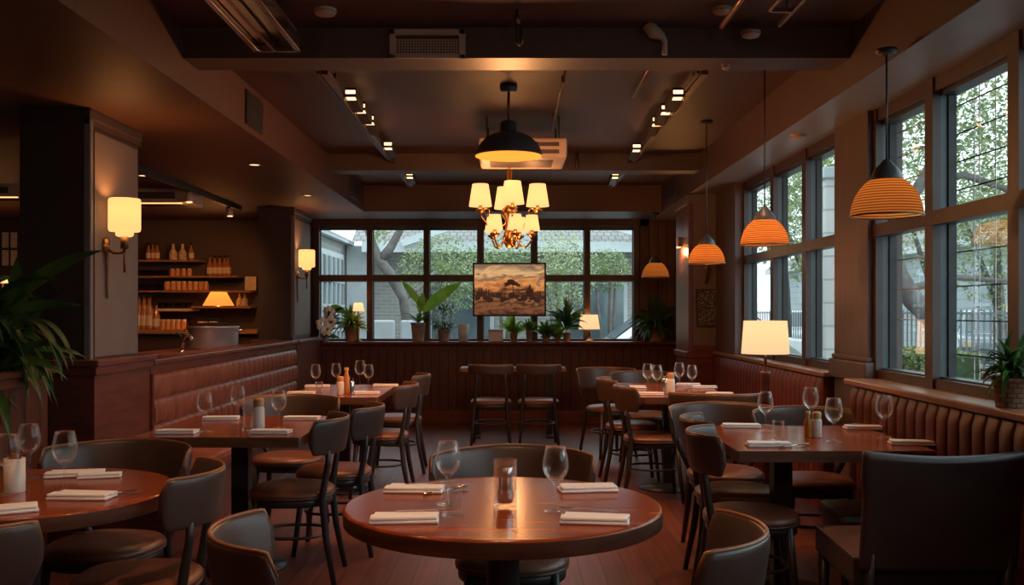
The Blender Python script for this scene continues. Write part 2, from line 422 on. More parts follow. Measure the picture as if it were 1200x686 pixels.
struct('trim_7', MB().box(WX0 - .1, WX0, YB - .06, YB, LEDGE, ZS).box(WX1, WX1 + .1, YB - .06, YB, LEDGE, ZS).box(WX0 - .1, WX1 + .1, YB - .06, YB, 2.46, ZS), 'window_wood', label='dark casing round the back window')

# left pillars, bench partition
def pillar(name, y0, y1, label):
    mb = MB()
    mb.box(-2.78, -2.4, y0, y1, 0, ZS, mi=1)
    mb.box(-2.41, -2.385, y0 + .07, y1 - .05, 1.12, ZS - .12, mi=0)          # grey panel on the side
    mb.box(-2.79, -2.375, y0 - .012, y1 + .012, ZS - .06, ZS, .008, mi=1).box(-2.785, -2.385, y0 - .006, y1 + .006, ZS - .09, ZS - .06, mi=1)
    mb.box(-2.42, -2.375, y0 - .006, y0 + .035, 1.1, ZS - .06, .008, mi=2)
    return struct(name, mb, ['pillar_grey', 'pillar_dark', 'pillar_grey'], label=label)
pillar('wall_left_pillar', 5.5, 6.26, 'near left pillar with grey side panel')
pillar('wall_left_pillar_far', 10.72, 11.64, 'far left pillar with grey side panel')
struct('wall_left_pedestal', MB().box(-2.82, -2.34, 5.46, 6.3, 0, 1.07).box(-2.85, -2.30, 5.42, 6.34, 1.07, 1.11, .01).box(-2.84, -2.32, 5.44, 6.32, 1.02, 1.07, .008).box(-2.83, -2.32, 5.44, 6.32, 0, .14), 'wood_trim', label='wooden base of the near left pillar')
struct('wall_left_pedestal_far', MB().box(-2.82, -2.34, 10.68, YB, 0, 1.03).box(-2.85, -2.30, 10.64, YB, 1.03, 1.07, .01).box(-2.83, -2.32, 10.66, YB, 0, .14), 'wood_trim', label='wooden base of the far left pillar')
struct('wall_left_divider', MB().box(-2.62, -2.48, -1.5, 5.2, 0, 1.05), 'wainscot_side', label='panelled low wall at the left edge')
struct('trim_8', MB().box(-2.66, -2.44, -1.5, 5.24, 1.05, 1.09, .01).box(-2.64, -2.46, -1.5, 5.22, 1.0, 1.05, .006), 'wood_trim', label='wooden cap on the left low wall')
struct('trim_9', MB().box(-2.56, -2.32, 6.34, 10.64, 1.03, 1.07, .01).box(-2.54, -2.345, 6.34, 10.64, .97, 1.03, .008), 'wood_trim', label='wooden rail above the left bench back')
struct('wall_left_partition', MB().box(-2.54, -2.40, 6.3, 10.68, 0, 1.0), 'wood_trim', label='low partition behind the left bench')

def tufted(name, label):
    r = thing(name, label, 'bench', (-2.375, 6.345, 0))
    L_ = 4.28
    rows = [.46, .63, .80, .97]
    cw = .165
    ncol = int(L_ / cw)
    mb = MB()
    nu, nv = ncol * 12, 3 * 12
    def fn(u, v):
        y = u * L_; z = .46 + v * .51
        ri = min(2, int(v * 3)); fv = v * 3 - ri
        off = 0 if ri % 2 == 0 else .5
        fu = (y / cw + off) % 1.
        d = .036 * (max(0, sin(pi * fu)) ** .24) * (max(0, sin(pi * fv)) ** .24)
        return Vector((.02 + d, y, z))
    mb.grid(fn, nu, nv)
    mb.build('backrest', 'bench_red', r)
    s = MB(); s.box(0.0, .52, 0, L_, .36, .47, .035).box(.09, .52, -1.0, .02, .36, .47, .035); s.build('seat', 'bench_red', r, smooth=False)
    MB().box(.0, .46, .02, L_ - .02, 0.0, .37).box(.09, .46, -.98, .02, 0.0, .37).box(-.005, .05, -.035, .0, .45, .98).build('base', 'wood_trim', r)
    return r
tufted('tufted_bench', 'long red-brown tufted leather bench along the left partition')

def channel(name, label, x, y0, y1, z0, z1, w):
    r = thing(name, label, 'bench back', (x, y0, 0))
    n = int(round((y1 - y0) / w)); w = (y1 - y0) / n
    mb = MB()
    def fn(u, v):
        y = u * (y1 - y0); f = (y / w) % 1.
        d = .03 * (max(0, sin(pi * f)) ** .36)
        tz = 1 - max(0, (v - .93) / .07) ** 2
        return Vector((-.03 - d * max(0.15, tz), y, z0 + v * (z1 - z0)))
    mb.grid(fn, n * 12, 16).build('padding', 'bench_channel', r)
    MB().box(-.03, 2.1 - x - .002, 0, y1 - y0, .0, z1).build('base', 'wood_trim', r)
    return r
channel('channelled_bench_back', 'near dark red bench back with padded channels under the right sill', 1.985, -1.2, 5.52, .12, .955, .112)
channel('channelled_bench_back', 'far dark red bench back with padded channels under the far right sill', 2.04, 6.2, 9.46, .12, .955, .105)

# ------------------------------------------------------------------ chairs
def make_chair(name, cat, wide=False, pads='leather', R0=.235, seat='leather_brown', band=(.66, .835), ang=62, legs_round=True):
    r = thing(name, '', cat)
    rs = .215
    def sq(a, rr):       # rounded, slightly square plan
        c_, s_ = cos(a), sin(a); p = 2.6
        k = (abs(c_) ** p + abs(s_) ** p) ** (-1 / p)
        return c_ * k * rr, s_ * k * rr
    mb = MB()
    prof = [(.0, .488), (.10, .489), (.16, .485), (.195, .476), (.212, .462), (.215, .448), (.205, .436), (.0, .434)]
    def seatfn(u, v):
        i = v * (len(prof) - 1); i0 = int(min(i, len(prof) - 2)); f = i - i0
        rr = prof[i0][0] * (1 - f) + prof[i0 + 1][0] * f; z = prof[i0][1] * (1 - f) + prof[i0 + 1][1] * f
        x, y = sq(u * 2 * pi, rr); return Vector((x, y, z))
    mb.grid(seatfn, 32, len(prof) - 1, closeu=True); mb.build('seat', seat, r)
    mb = MB(); mb.tube([Vector(sq(2 * pi * k / 32, .208) + (.438,)) for k in range(32)], .007, 8, closed=True); mb.build('piping', pads, r.children[0])
    mb = MB()
    def apron(u, v):
        x, y = sq(u * 2 * pi, .196); return Vector((x, y, .395 + .042 * v))
    mb.grid(apron, 32, 1, closeu=True).build('seat_frame', 'chair_metal', r, solid=.014)
    cy = .0
    aa = R(ang); lean = .05
    # backrest band
    def bpt(t, z, off=0.):
        a = -aa + 2 * aa * t
        rr = R0 + off + lean * (z - .47) / .35 * 1.0
        return Vector((rr * 1.02 * sin(a), cy - rr * cos(a) * 1.0, z))
    def bandfn(u, v):
        t = u
        e = min(t, 1 - t) * 2           # 0 at ends
        k = min(1., e / .10); k = math.sqrt(max(0, 1 - (1 - k) ** 2))
        zc = (band[0] + band[1]) / 2 + (0. if not wide else -.012 * (1 - e))
        hh = (band[1] - band[0]) / 2 * (.35 + .65 * k) if not wide else (band[1] - band[0]) / 2 * (.45 + .55 * k)
        a = 2 * pi * v
        zz = zc + hh * (abs(sin(a)) ** .5) * (1 if sin(a) >= 0 else -1)
        off = .013 * (abs(cos(a)) ** .7) * (1 if cos(a) >= 0 else -1)
        return bpt(t, zz, off)
    mb = MB(); nu = 28; nv = 20
    g = [[mb.bm.verts.new(bandfn(i / nu, j / nv)) for j in range(nv)] for i in range(nu + 1)]
    for i in range(nu):
        for j in range(nv):
            f = mb.bm.faces.new((g[i][j], g[i + 1][j], g[i + 1][(j + 1) % nv], g[i][(j + 1) % nv])); f.smooth = True
    mb.bm.faces.new(g[0]); mb.bm.faces.new(g[-1][::-1])
    b = mb.build('backrest', pads, r)
    top = []
    for i in range(nu + 1):
        p = max((bandfn(i / nu, j / nv) for j in range(nv)), key=lambda q: q.z); top.append(p + Vector((0, 0, .001)))
    MB().tube(top, .0055, 8).build('piping', 'leather_rim_lit', b)
    # legs
    for s in (-1, 1):
        MB().tube([(s * .150, .150, .44), (s * .168, .170, .22), (s * .188, .195, .0)], [.019, .017, .014], 10).build('leg', 'chair_metal', r)
        pt = bpt(.5 + s * (.30 if not wide else .33), band[0] + .06)
        MB().tube([(s * .20, -.245, .0), (s * .178, -.20, .24), (s * .165, -.178, .44), (pt.x * .96, pt.y * .97 + .004, band[0] - .05), (pt.x, pt.y + .004, band[0] + .06)], [.014, .018, .019, .015, .011], 10).build('leg', 'chair_metal', r)
    st = MB()
    ring = []
    for k in range(40):
        a = 2 * pi * k / 40; x, y = sq(a, .165); ring.append((x, y - .005, .235))
    st.tube(ring, .0085, 8, closed=True); st.build('stretcher', 'chair_metal', r)
    return r
bistro = Stock(make_chair('bistro_chair', 'chair', pads='leather'))
tub = Stock(make_chair('tub_chair', 'chair', wide=True, R0=.262, band=(.63, .835), ang=84))
G = 'leather dining chairs around the tables'
D = pi / 180
bistro.put((-1.13, 5.05, 0), 92 * D, 'dark round-seat chair at the left square table, nearer of its two aisle chairs', G)
bistro.put((-1.02, 5.64, 0), 90 * D, 'dark round-seat chair at the left square table, farther of its two aisle chairs', G)
bistro.put((-.98, 7.33, 0), 90 * D, 'dark round-seat chair on the near aisle corner of the far left table', G)
bistro.put((-.98, 8.45, 0), 92 * D, 'dark round-seat chair on the aisle side at the far end of the far left table', G)
bistro.put((-1.29, 3.36, 0), 97 * D, 'dark chair at the aisle side of the left round table, facing it', G)
tub.put((-1.60, 3.84, 0), 172 * D, 'brown curved-back chair behind the left round table facing the camera', G)
bistro.put((-1.49, 2.66, 0), 4 * D, 'dark chair back cut off at the lower left corner by the left round table', G)
tub.put((-1.40, 6.12, 0), 178 * D, 'curved-back chair tucked behind the far edge of the left square table', G)
tub.put((0.01, 3.66, 0), 180 * D, 'curved-back leather chair behind the round centre table facing the camera', G)
bistro.put((-.465, 2.47, 0), -75 * D, 'leather chair back in the foreground left of the round centre table', G)
bistro.put((.36, 2.47, 0), 75 * D, 'leather chair back in the foreground right of the round centre table', G)
bistro.put((1.10, 4.42, 0), -99 * D, 'dark chair on the aisle side of the right square table, the nearer one', G)
bistro.put((1.17, 4.98, 0), -95 * D, 'dark chair on the aisle side of the right square table, the farther one', G)
tub.put((1.24, 5.56, 0), 180 * D, 'curved-back chair behind the far aisle corner of the right square table', G)
tub.put((1.66, 5.3, 0), 178 * D, 'curved-back chair behind the right square table next to the channelled bench back', G)
bistro.put((1.06, 7.16, 0), -90 * D, 'dark chair at the near aisle corner of the far right table', G)
bistro.put((1.0, 7.9, 0), -90 * D, 'dark chair on the aisle side of the far right table, behind its nearest chair', G)
tub.put((1.22, 8.68, 0), 180 * D, 'pale-lit curved chair back behind the far edge of the far right table', G)
tub.put((.96, 9.3, 0), 200 * D, 'pale-lit chair standing farthest back beyond the far right table', G)
tub.put((1.42, 6.72, 0), -8 * D, 'pale-rimmed chair back at the near window corner of the far right table', G)
def wood_chair():
    r = make_chair('wooden_chair', 'chair', pads='leather', seat='leather_brown', band=(.745, .845), ang=52)
    return r
wc = Stock(wood_chair())
wc.put((-.19, 10.05, 0), 0, 'wooden bistro chair at the back wall table, left of the pair', 'pair of wooden chairs at the back table')
wc.put((.30, 10.05, 0), 0, 'wooden bistro chair at the back wall table, right of the pair', 'pair of wooden chairs at the back table')

def big_chair():
    r = thing('leather_side_chair', 'large black leather chair with square back in the right foreground', 'chair', (1.575, 3.86, 0))
    s = MB()
    s.grid(lambda u, v: Vector(((u - .5) * .60 * (1 - .10 * v), -.27 + .54 * v, .47 + .018 * (1 - (2 * u - 1) ** 4) * (1 - (2 * v - 1) ** 4))), 14, 12)
    s.build('seat', 'leather_brown', r, solid=0)
    MB().prism([(-.30, -.27), (.30, -.27), (.27, .27), (-.27, .27)], .36, .472, bev=.012).build('seat_box', 'leather_black', r)
    def back(u, v):
        x = (u - .5) * .60; z = .43 + v * .45
        w = 1 if v > .72 else (.965 + .035 * max(0, (v - .66) / .06))
        zt = z - .022 * (1 - (2 * u - 1) ** 2) * max(0, v - .8) / .2
        return Vector((x * w, -.29 - .07 * v - .03 * (1 - (2 * u - 1) ** 2) * .6, zt))
    b = MB().grid(back, 24, 20).build('backrest', 'leather_black', r, solid=.055, sub=1)
    for sx in (-1, 1):
        MB().tube([(sx * .25, -.33, 0), (sx * .25, -.30, .36), (sx * .25, -.315, .5)], [.018, .022, .022], 4).build('leg', 'chair_metal', r)
        MB().tube([(sx * .25, .23, 0), (sx * .25, .22, .37)], [.018, .024], 4).build('leg', 'chair_metal', r)
    MB().box(-.25, .25, -.335, -.30, .30, .365, .005).build('rail', 'leather_black', r)
big_chair()
def stool():
    r = thing('leather_stool', 'low dark leather stool under the right square table beside the bench back', 'stool', (1.70, 4.52, 0), -4 * D)
    MB().box(-.21, .21, -.2, .2, .38, .47, .03).build('seat', 'leather', r)
    MB().box(-.19, .19, -.18, .18, .34, .38).build('seat_frame', 'chair_metal', r)
    for sx in (-1, 1):
        for sy in (-1, 1): MB().tube([(sx * .17, sy * .16, .35), (sx * .18, sy * .17, 0)], [.02, .015], 8).build('leg', 'chair_metal', r)
stool()

# ------------------------------------------------------------------ tables
def pedestal(r, x, y, h=.72, base=.24, rr=.05, square=False):
    if square: MB().box(x - rr, x + rr, y - rr, y + rr, .03, h).build('leg', 'black_metal', r)
    else: MB().lathe([(rr, .03), (rr, h)], 20, (x, y, 0)).build('leg', 'black_metal', r)
    MB().lathe([(0, .0), (base, .0), (base, .012), (base * .5, .03), (rr, .045), (0, .045)], 28, (x, y, 0)).build('base', 'black_metal', r)
    MB().box(x - .16, x + .16, y - .03, y + .03, h - .03, h).build('bracket', 'black_metal', r)
def round_table(label, x, y, rad):
    r = thing('round_table', label, 'table', (x, y, 0))
    n = 72
    mb = MB()
    mb.lathe([(0, TH), (rad - .008, TH), (rad, TH - .007), (rad, TH - .008)], n, mi=0).lathe([(rad, TH - .008), (rad, TH - .05), (rad - .008, TH - .055), (0, TH - .055)], n, mi=1)
    o = mb.build('tabletop', ['table_wood', 'table_edge'], r)
    for p in o.data.polygons: p.use_smooth = abs(p.normal.z) < .9
    pedestal(r, 0, 0, TH - .05, .26, .052)
round_table('round wooden table in the centre foreground', -.02, 3.085, .503)
round_table('round wooden table cut off by the left edge of the picture', -1.66, 3.31, .49)
def square_table(label, x0, x1, y0, y1, corner=.0, legs=((0, 0),), shift=0.):
    cx, cy_ = (x0 + x1) / 2, (y0 + y1) / 2
    r = thing('square_table', label, 'table', (cx, cy_, 0))
    a, b = (x1 - x0) / 2, (y1 - y0) / 2
    c = max(corner, .012)
    pts = []
    for sx, sy, st in ((1, 1, 0), (-1, 1, 90), (-1, -1, 180), (1, -1, 270)):
        for k in range(7):
            t = R(st + 15 * k); pts.append((sx * (a - c) + c * cos(t), sy * (b - c) + c * sin(t)))
    mb = MB().prism(pts, TH - .05, TH, bev=.005)
    mb.bm.normal_update()
    for f in mb.bm.faces: f.material_index = 0 if abs(f.normal.z) > .9 else 1
    mb.build('tabletop', ['table_wood', 'table_edge'], r)
    for lx, ly in legs: pedestal(r, lx, ly, TH - .05, .24, .045, True)
square_table('square wooden table on the left in front of the tufted bench', -1.84, -1.017, 4.71, 5.68, legs=((-.02, .05),))
square_table('farthest wooden table on the left near the back wall', -1.63, -.94, 6.92, 8.15)
square_table('square wooden table on the right by the near window', 1.0, 1.875, 4.25, 5.2, legs=((-.1, .05),))
square_table('farthest wooden table on the right with rounded corners', .88, 1.62, 6.92, 8.3, .12)
def wall_table():
    r = thing('wall_table', 'narrow wooden table against the back wall behind the two wooden chairs', 'table', (.04, 10.75, 0))
    MB().box(-.58, .58, -.2, .2, TH - .04, TH, .006).build('tabletop', 'sill_wood', r)
    for s in (-1, 1):
        MB().box(s * .40 - .03, s * .40 + .03, -.03, .03, .03, TH - .04).build('leg', 'black_metal', r)
        MB().box(s * .40 - .04, s * .40 + .04, -.2, .2, 0, .03, .006).build('foot', 'black_metal', r)
wall_table()

# ------------------------------------------------------------------ table ware
def wine():
    o = MB().lathe([(0, .003), (.034, .002), (.035, .004), (.02, .008), (.006, .014), (.004, .03), (.0036, .075), (.006, .085), (.02, .095), (.033, .112), (.038, .13), (.037, .152), (.031, .18), (.028, .192), (.0272, .192), (.030, .179), (.0355, .152), (.0365, .13), (.031, .113), (.018, .0975), (0, .094)], 28).build('wine_glass', 'wine_glass_mat')
    return tag(o, '', 'wine glass')
def tumbler():
    o = MB().lathe([(0, .0), (.032, .0), (.034, .006), (.026, .02), (.027, .085), (.029, .095), (.0275, .095), (.0255, .085), (.0235, .022), (0, .014)], 24).build('tumbler', 'tumbler_glass')
    return tag(o, '', 'glass')
def napkin():
    mb = MB()
    def slab(x0, x1, y0, y1, z0, z1, rot=0.):
        c_, s_ = cos(rot), sin(rot)
        cx, cy_ = (x0 + x1) / 2, (y0 + y1) / 2; a, b, h = (x1 - x0) / 2, (y1 - y0) / 2, (z1 - z0) / 2
        mb.obox((cx, cy_, (z0 + z1) / 2), (a * c_, a * s_, 0), (-b * s_, b * c_, 0), (0, 0, h), bev=min(h * .9, .006))
    slab(-.10, .10, -.05, .04, 0, .010); slab(-.098, .096, -.048, .002, .010, .021, .02); slab(-.09, .1, .0, .045, .010, .018, -.05)
    return tag(mb.build('napkin', 'linen'), '', 'napkin')
def fork():
    mb = MB()
    mb.box(-.09, .03, -.004, .004, .0, .003, .001).box(.03, .05, -.011, .011, .0, .003, .001)
    for k in range(4): y = -.0095 + k * .0063; mb.box(.05, .088, y - .0012, y + .0012, .0005, .003)
    return tag(mb.build('fork', 'cutlery'), '', 'fork')
def spoon():
    mb = MB().tube([(-.09, 0, .003), (.0, 0, .004), (.045, 0, .006)], [.004, .0028, .0028], 8)
    mb.grid(lambda u, v: Vector((.07 + .028 * cos(2 * pi * u) * v, .017 * sin(2 * pi * u) * v, .002 + .006 * v * v)), 18, 5, closeu=True)
    return tag(mb.build('spoon', 'cutlery', solid=.001), '', 'spoon')
def shaker():
    r = thing('salt_shaker', '', 'shaker')
    MB().lathe([(0, 0), (.021, 0), (.022, .004), (.021, .07), (.017, .08), (0, .08)], 20).build('body', 'ceramic', r)
    MB().lathe([(.018, .079), (.019, .10), (.015, .108), (0, .11)], 20).build('lid', 'cork', r)
    return r
def bottle_sauce():
    r = thing('oil_bottle', '', 'bottle')
    MB().lathe([(0, 0), (.02, 0), (.021, .004), (.021, .085), (.011, .105), (.010, .125), (0, .125)], 18).build('body', 'amber', r)
    MB().lathe([(.0125, .124), (.0125, .142), (0, .143)], 16).build('cap', 'cork', r)
    return r
def steel_cup():
    r = thing('pepper_mill', '', 'pepper mill')
    MB().lathe([(0, 0), (.02, 0), (.021, .01), (.016, .05), (.02, .085), (.013, .095), (0, .097)], 20).build('body', 'steel', r)
    MB().lathe([(.012, .094), (.012, .11), (0, .112)], 14).build('knob', 'dark_glass', r)
    return r
S = {'wine': Stock(wine()), 'tumbler': Stock(tumbler()), 'napkin': Stock(napkin()), 'fork': Stock(fork()), 'spoon': Stock(spoon()), 'shaker': Stock(shaker()), 'oil': Stock(bottle_sauce()), 'mill': Stock(steel_cup())}
GR = {'wine': 'wine glasses on the tables', 'tumbler': 'small tumblers on the tables', 'napkin': 'folded napkins on the tables', 'fork': 'forks on the napkins', 'spoon': 'spoons by the napkins', 'shaker': 'salt shakers on the tables', 'oil': 'amber bottles on the tables', 'mill': 'steel mills on the tables'}
def put(kind, px, py, label, rz=0., dz=0., sc=None):
    p = on(px, py); p.z += dz + .0005
    return S[kind].put(p, rz * D, label, GR[kind], sc)
# centre round table
put('wine', 525, 592, 'wine glass on the left of the round centre table', sc=1.05)
put('wine', 651, 601, 'wine glass on the right of the round centre table', sc=1.05)
put('tumbler', 531, 606, 'clear tumbler left of the steel cup on the round centre table')
put('napkin', 486, 576, 'folded napkin at the far left of the round centre table', -4)
put('napkin', 474, 611, 'folded napkin at the near left of the round centre table', 4)
put('napkin', 688, 575, 'folded napkin at the far right of the round centre table', 8)
put('napkin', 697, 612, 'rolled napkin at the near right of the round centre table', -8)
put('fork', 505, 574, 'fork on the far left napkin of the round centre table', 20, .022)
put('spoon', 522, 577, 'spoon beside the far left napkin of the round centre table', 40, .001)
put('fork', 500, 607, 'fork on the near left napkin of the round centre table', 8, .022)
put('fork', 690, 606, 'fork on the near right napkin of the round centre table', 160, .022)
def metal_tumbler():
    p = on(592, 594)
    r = thing('steel_cup', 'tall glass cylinder holding a curved steel cup at the middle of the centre table', 'cup', p)
    MB().lathe([(0, .003), (.036, .0), (.037, .004), (.0365, .148), (.035, .148), (.0345, .012), (0, .01)], 28).build('glass_cylinder', 'tumbler_glass', r)
    MB().lathe([(0, .012), (.022, .013), (.027, .03), (.024, .06), (.022, .09), (.027, .125), (.026, .126), (.0, .10)], 24).build('inner_cup', 'steel', r)
metal_tumbler()
# left round table
put('wine', 76, 578, 'wine glass nearest the napkins on the left round table', sc=1.08)
put('wine', 34, 562, 'wine glass behind the white pot on the left round table')
put('wine', 8, 580, 'wine glass at the left edge of the picture on the left round table')
put('napkin', 88, 558, 'folded napkin at the far side of the left round table', 14)
put('napkin', 117, 560, 'rolled napkin at the far right of the left round table', 16, sc=(.75, .6, .9))
put('napkin', 97, 584, 'folded napkin at the near right of the left round table', -3)
put('spoon', 128, 582, 'spoon beside the near right napkin on the left round table', 25, .004)
put('napkin', 2, 601, 'folded napkin cut off by the left edge of the picture', 30)
def spice_pot():
    p = on(17, 577)
    r = thing('spice_pot', 'white cylindrical pot of dried orange petals on the left round table', 'pot', p)
    MB().lathe([(0, 0), (.033, 0), (.034, .004), (.034, .115), (.031, .115), (.031, .10), (0, .10)], 24).build('pot', 'ceramic', r)
    mb = MB()
    for k in range(40):
        a = random.uniform(0, 2 * pi); q = random.uniform(0, .026); c = Vector((q * cos(a), q * sin(a), .112 + random.uniform(0, .018)))
        u = Vector((random.uniform(-1, 1), random.uniform(-1, 1), random.uniform(-.3, .6))).normalized() * .011; w = u.cross(Vector((0, 0, 1))).normalized() * .007
        mb.poly([c - u, c + w, c + u, c - w])
    mb.build('petals', 'amber', r)
spice_pot()
# left square table
put('wine', 240, 507, 'wine glass at the near bench corner of the left square table')
put('wine', 279, 496, 'wine glass at the far side of the left square table')
put('wine', 327, 503, 'wine glass at the aisle side of the left square table')
put('napkin', 208, 508, 'folded napkin at the near bench corner of the left square table', 0)
put('napkin', 259, 492, 'folded napkin at the far bench side of the left square table', 8)
put('napkin', 318, 508, 'folded napkin at the near aisle corner of the left square table', -4)
put('napkin', 354, 492, 'folded napkin at the far aisle corner of the left square table', 0)
put('shaker', 303, 502, 'white salt shaker with cork lid on the left square table', sc=1.45)
put('tumbler', 291, 505, 'clear tumbler beside the salt shaker on the left square table')
# far left table
put('wine', 370, 458, 'wine glass near the bench on the far left table')
put('wine', 394, 456, 'wine glass behind the bottles on the far left table')
put('wine', 422, 455, 'taller wine glass of the pair toward the aisle on the far left table', sc=1.15)
put('wine', 432, 458, 'right wine glass of the aisle pair on the far left table')
put('napkin', 353, 462, 'folded napkin at the near bench corner of the far left table')
put('napkin', 372, 454, 'folded napkin at the far bench side of the far left table', 6)
put('napkin', 429, 462, 'folded napkin at the near aisle corner of the far left table', -3)
put('napkin', 452, 453, 'folded napkin at the far aisle corner of the far left table', 0)
put('tumbler', 374, 463, 'clear tumbler between napkin and shaker on the far left table')
put('shaker', 399, 463, 'white salt shaker on the far left table', sc=1.25)
put('oil', 406, 461, 'tall amber bottle beside the salt shaker on the far left table', sc=1.35)
put('mill', 412, 463, 'steel mill right of the amber bottle on the far left table', sc=1.1)
# far right table
put('wine', 759, 459, 'leftmost wine glass on the far right table', sc=1.1)
put('wine', 770, 461, 'wine glass second from the left on the far right table', sc=1.1)
put('wine', 796, 457, 'wine glass toward the window on the far right table', sc=1.1)
put('wine', 811, 459, 'rightmost wine glass on the far right table')
put('mill', 779, 461, 'steel mill in the middle of the far right table', sc=1.2)
put('shaker', 786, 462, 'white salt shaker in the middle of the far right table')
put('napkin', 742, 455, 'folded napkin at the far aisle side of the far right table', 4)
put('napkin', 762, 463, 'folded napkin at the near aisle side of the far right table', -4)
put('napkin', 806, 452, 'folded napkin at the far window side of the far right table', 0)
put('napkin', 825, 455, 'folded napkin at the window side of the far right table, beside the rightmost glass', 0)
put('napkin', 843, 463, 'folded napkin at the near window side of the far right table', -4)
# right square table
put('wine', 897, 506, 'wine glass at the aisle side of the right square table')
put('wine', 950, 501, 'wine glass behind the shaker on the right square table', sc=1.1)
put('wine', 977, 519, 'wine glass right of the shaker on the right square table', sc=1.08)
put('wine', 1036, 514, 'wine glass nearest the window on the right square table', sc=1.08)
put('napkin', 868, 501, 'folded napkin at the far aisle corner of the right square table', -3)
put('napkin', 900, 523, 'folded napkin at the near aisle corner of the right square table', -2)
put('napkin', 1012, 503, 'folded napkin at the far window corner of the right square table', -4)
put('napkin', 1068, 521, 'folded napkin at the near window corner of the right square table', -8)
put('spoon', 888, 500, 'spoon by the far aisle napkin on the right square table', -40, .004)
put('fork', 1015, 501, 'fork on the far window napkin on the right square table', 20, .022)
put('spoon', 930, 524, 'spoon by the near aisle napkin on the right square table', 30, .002)
put('shaker', 957, 513, 'salt shaker with orange lid on the right square table', sc=1.15)
put('oil', 947, 513, 'dark amber bottle beside the orange-lidded shaker', sc=.9)
put('tumbler', 912, 517, 'clear tumbler at the aisle side of the right square table')
put('tumbler', 930, 521, 'clear tumbler by the near aisle napkin of the right square table', sc=.85)

# ------------------------------------------------------------------ lamps
def pendant(label, px, py, wpx, X=None, y=None, ztop=ZC):
    """rattan bowl pendant; py = rim height in the picture, wpx its width"""
    rim = at(px, py, y); rad = wpx * y / F / 2
    k = rad / .16
    r = thing('pendant_lamp', label, 'pendant lamp', rim, 0, 'rattan pendant lamps by the right windows')
    n = 40
    prof = [(.16, 0), (.158, .02), (.152, .05), (.138, .09), (.115, .127), (.09, .153), (.068, .168)]
    MB().lathe([(a * k, b * k) for a, b in prof], n).build('lamp_shade', 'rattan', r)
    MB().tube([(.16 * k * cos(2 * pi * i / n), .16 * k * sin(2 * pi * i / n), 0) for i in range(n)], .0045 * k, 8, closed=True).build('rim', 'bronze', r)
    MB().lathe([(a * k, b * k) for a, b in [(.074, .160), (.072, .172), (.064, .195), (.047, .22), (.028, .238), (.016, .255), (0, .257)]], 24).build('cap', 'dome_paint', r)
    MB().tube([(0, 0, .25 * k), (0, 0, ztop - rim.z - .012)], .0045, 8).build('cord', 'black_metal', r)
    MB().lathe([(0, 0), (.045, 0), (.05, -.012), (.03, -.025), (0, -.028)], 20, (0, 0, ztop - rim.z)).build('ceiling_rose', 'black_metal', r)
    MB().lathe([(0, .035), (.016, .042), (.026, .06), (.022, .085), (.013, .10), (.013, .13), (0, .13)], 16, (0, 0, 0)).build('bulb', 'bulb', r)
    point(rim + Vector((0, 0, .06 * k)), 2.7, WARM, .02); return r
pendant('largest rattan pendant in front of the near right window', 1039, 253, 82, y=4.27, ztop=ZS)
pendant('second rattan pendant from the near right window, over the right square table', 896, 287, 56, y=5.72)
pendant('third rattan pendant in front of the grey pilaster', 828, 309, 43, y=7.42)
pendant('smallest rattan pendant in the far right corner above the potted plant', 768, 325, 32, y=11.3, ztop=ZS)

def dome():
    c = at(596, 183, 6.25)
    k = 79 * 6.25 / F / 2
    r = thing('dome_pendant_lamp', 'large dark dome pendant lamp at the middle of the ceiling', 'pendant lamp', c)
    pr = [(1., 0), (.985, .06), (.93, .22), (.82, .40), (.65, .56), (.45, .66), (.28, .71), (.25, .75), (.245, .98), (.19, 1.03), (0, 1.04)]
    MB().lathe([(a * k, b * k) for a, b in pr], 48).build('lamp_shade', 'dome_paint', r)
    MB().lathe([(a * k * .985, b * k - .003) for a, b in pr[:7]] + [(0, .70 * k)], 48).build('lining', 'dome_inside', r)
    top = ZC - c.z
    MB().tube([(0, 0, 1.0 * k), (0, 0, top)], .009, 10).build('rod', 'bronze', r)
    MB().lathe([(0, 0), (.055, 0), (.058, -.02), (.05, -.04), (0, -.045)], 24, (0, 0, top)).build('ceiling_rose', 'dome_paint', r)
    MB().lathe([(0, .05), (.03, .065), (.042, .10), (.03, .14), (.02, .17), (0, .17)], 18).build('bulb', 'bulb', r)
    point(c + Vector((0, 0, -.10)), 24, WARM, .05)
dome()
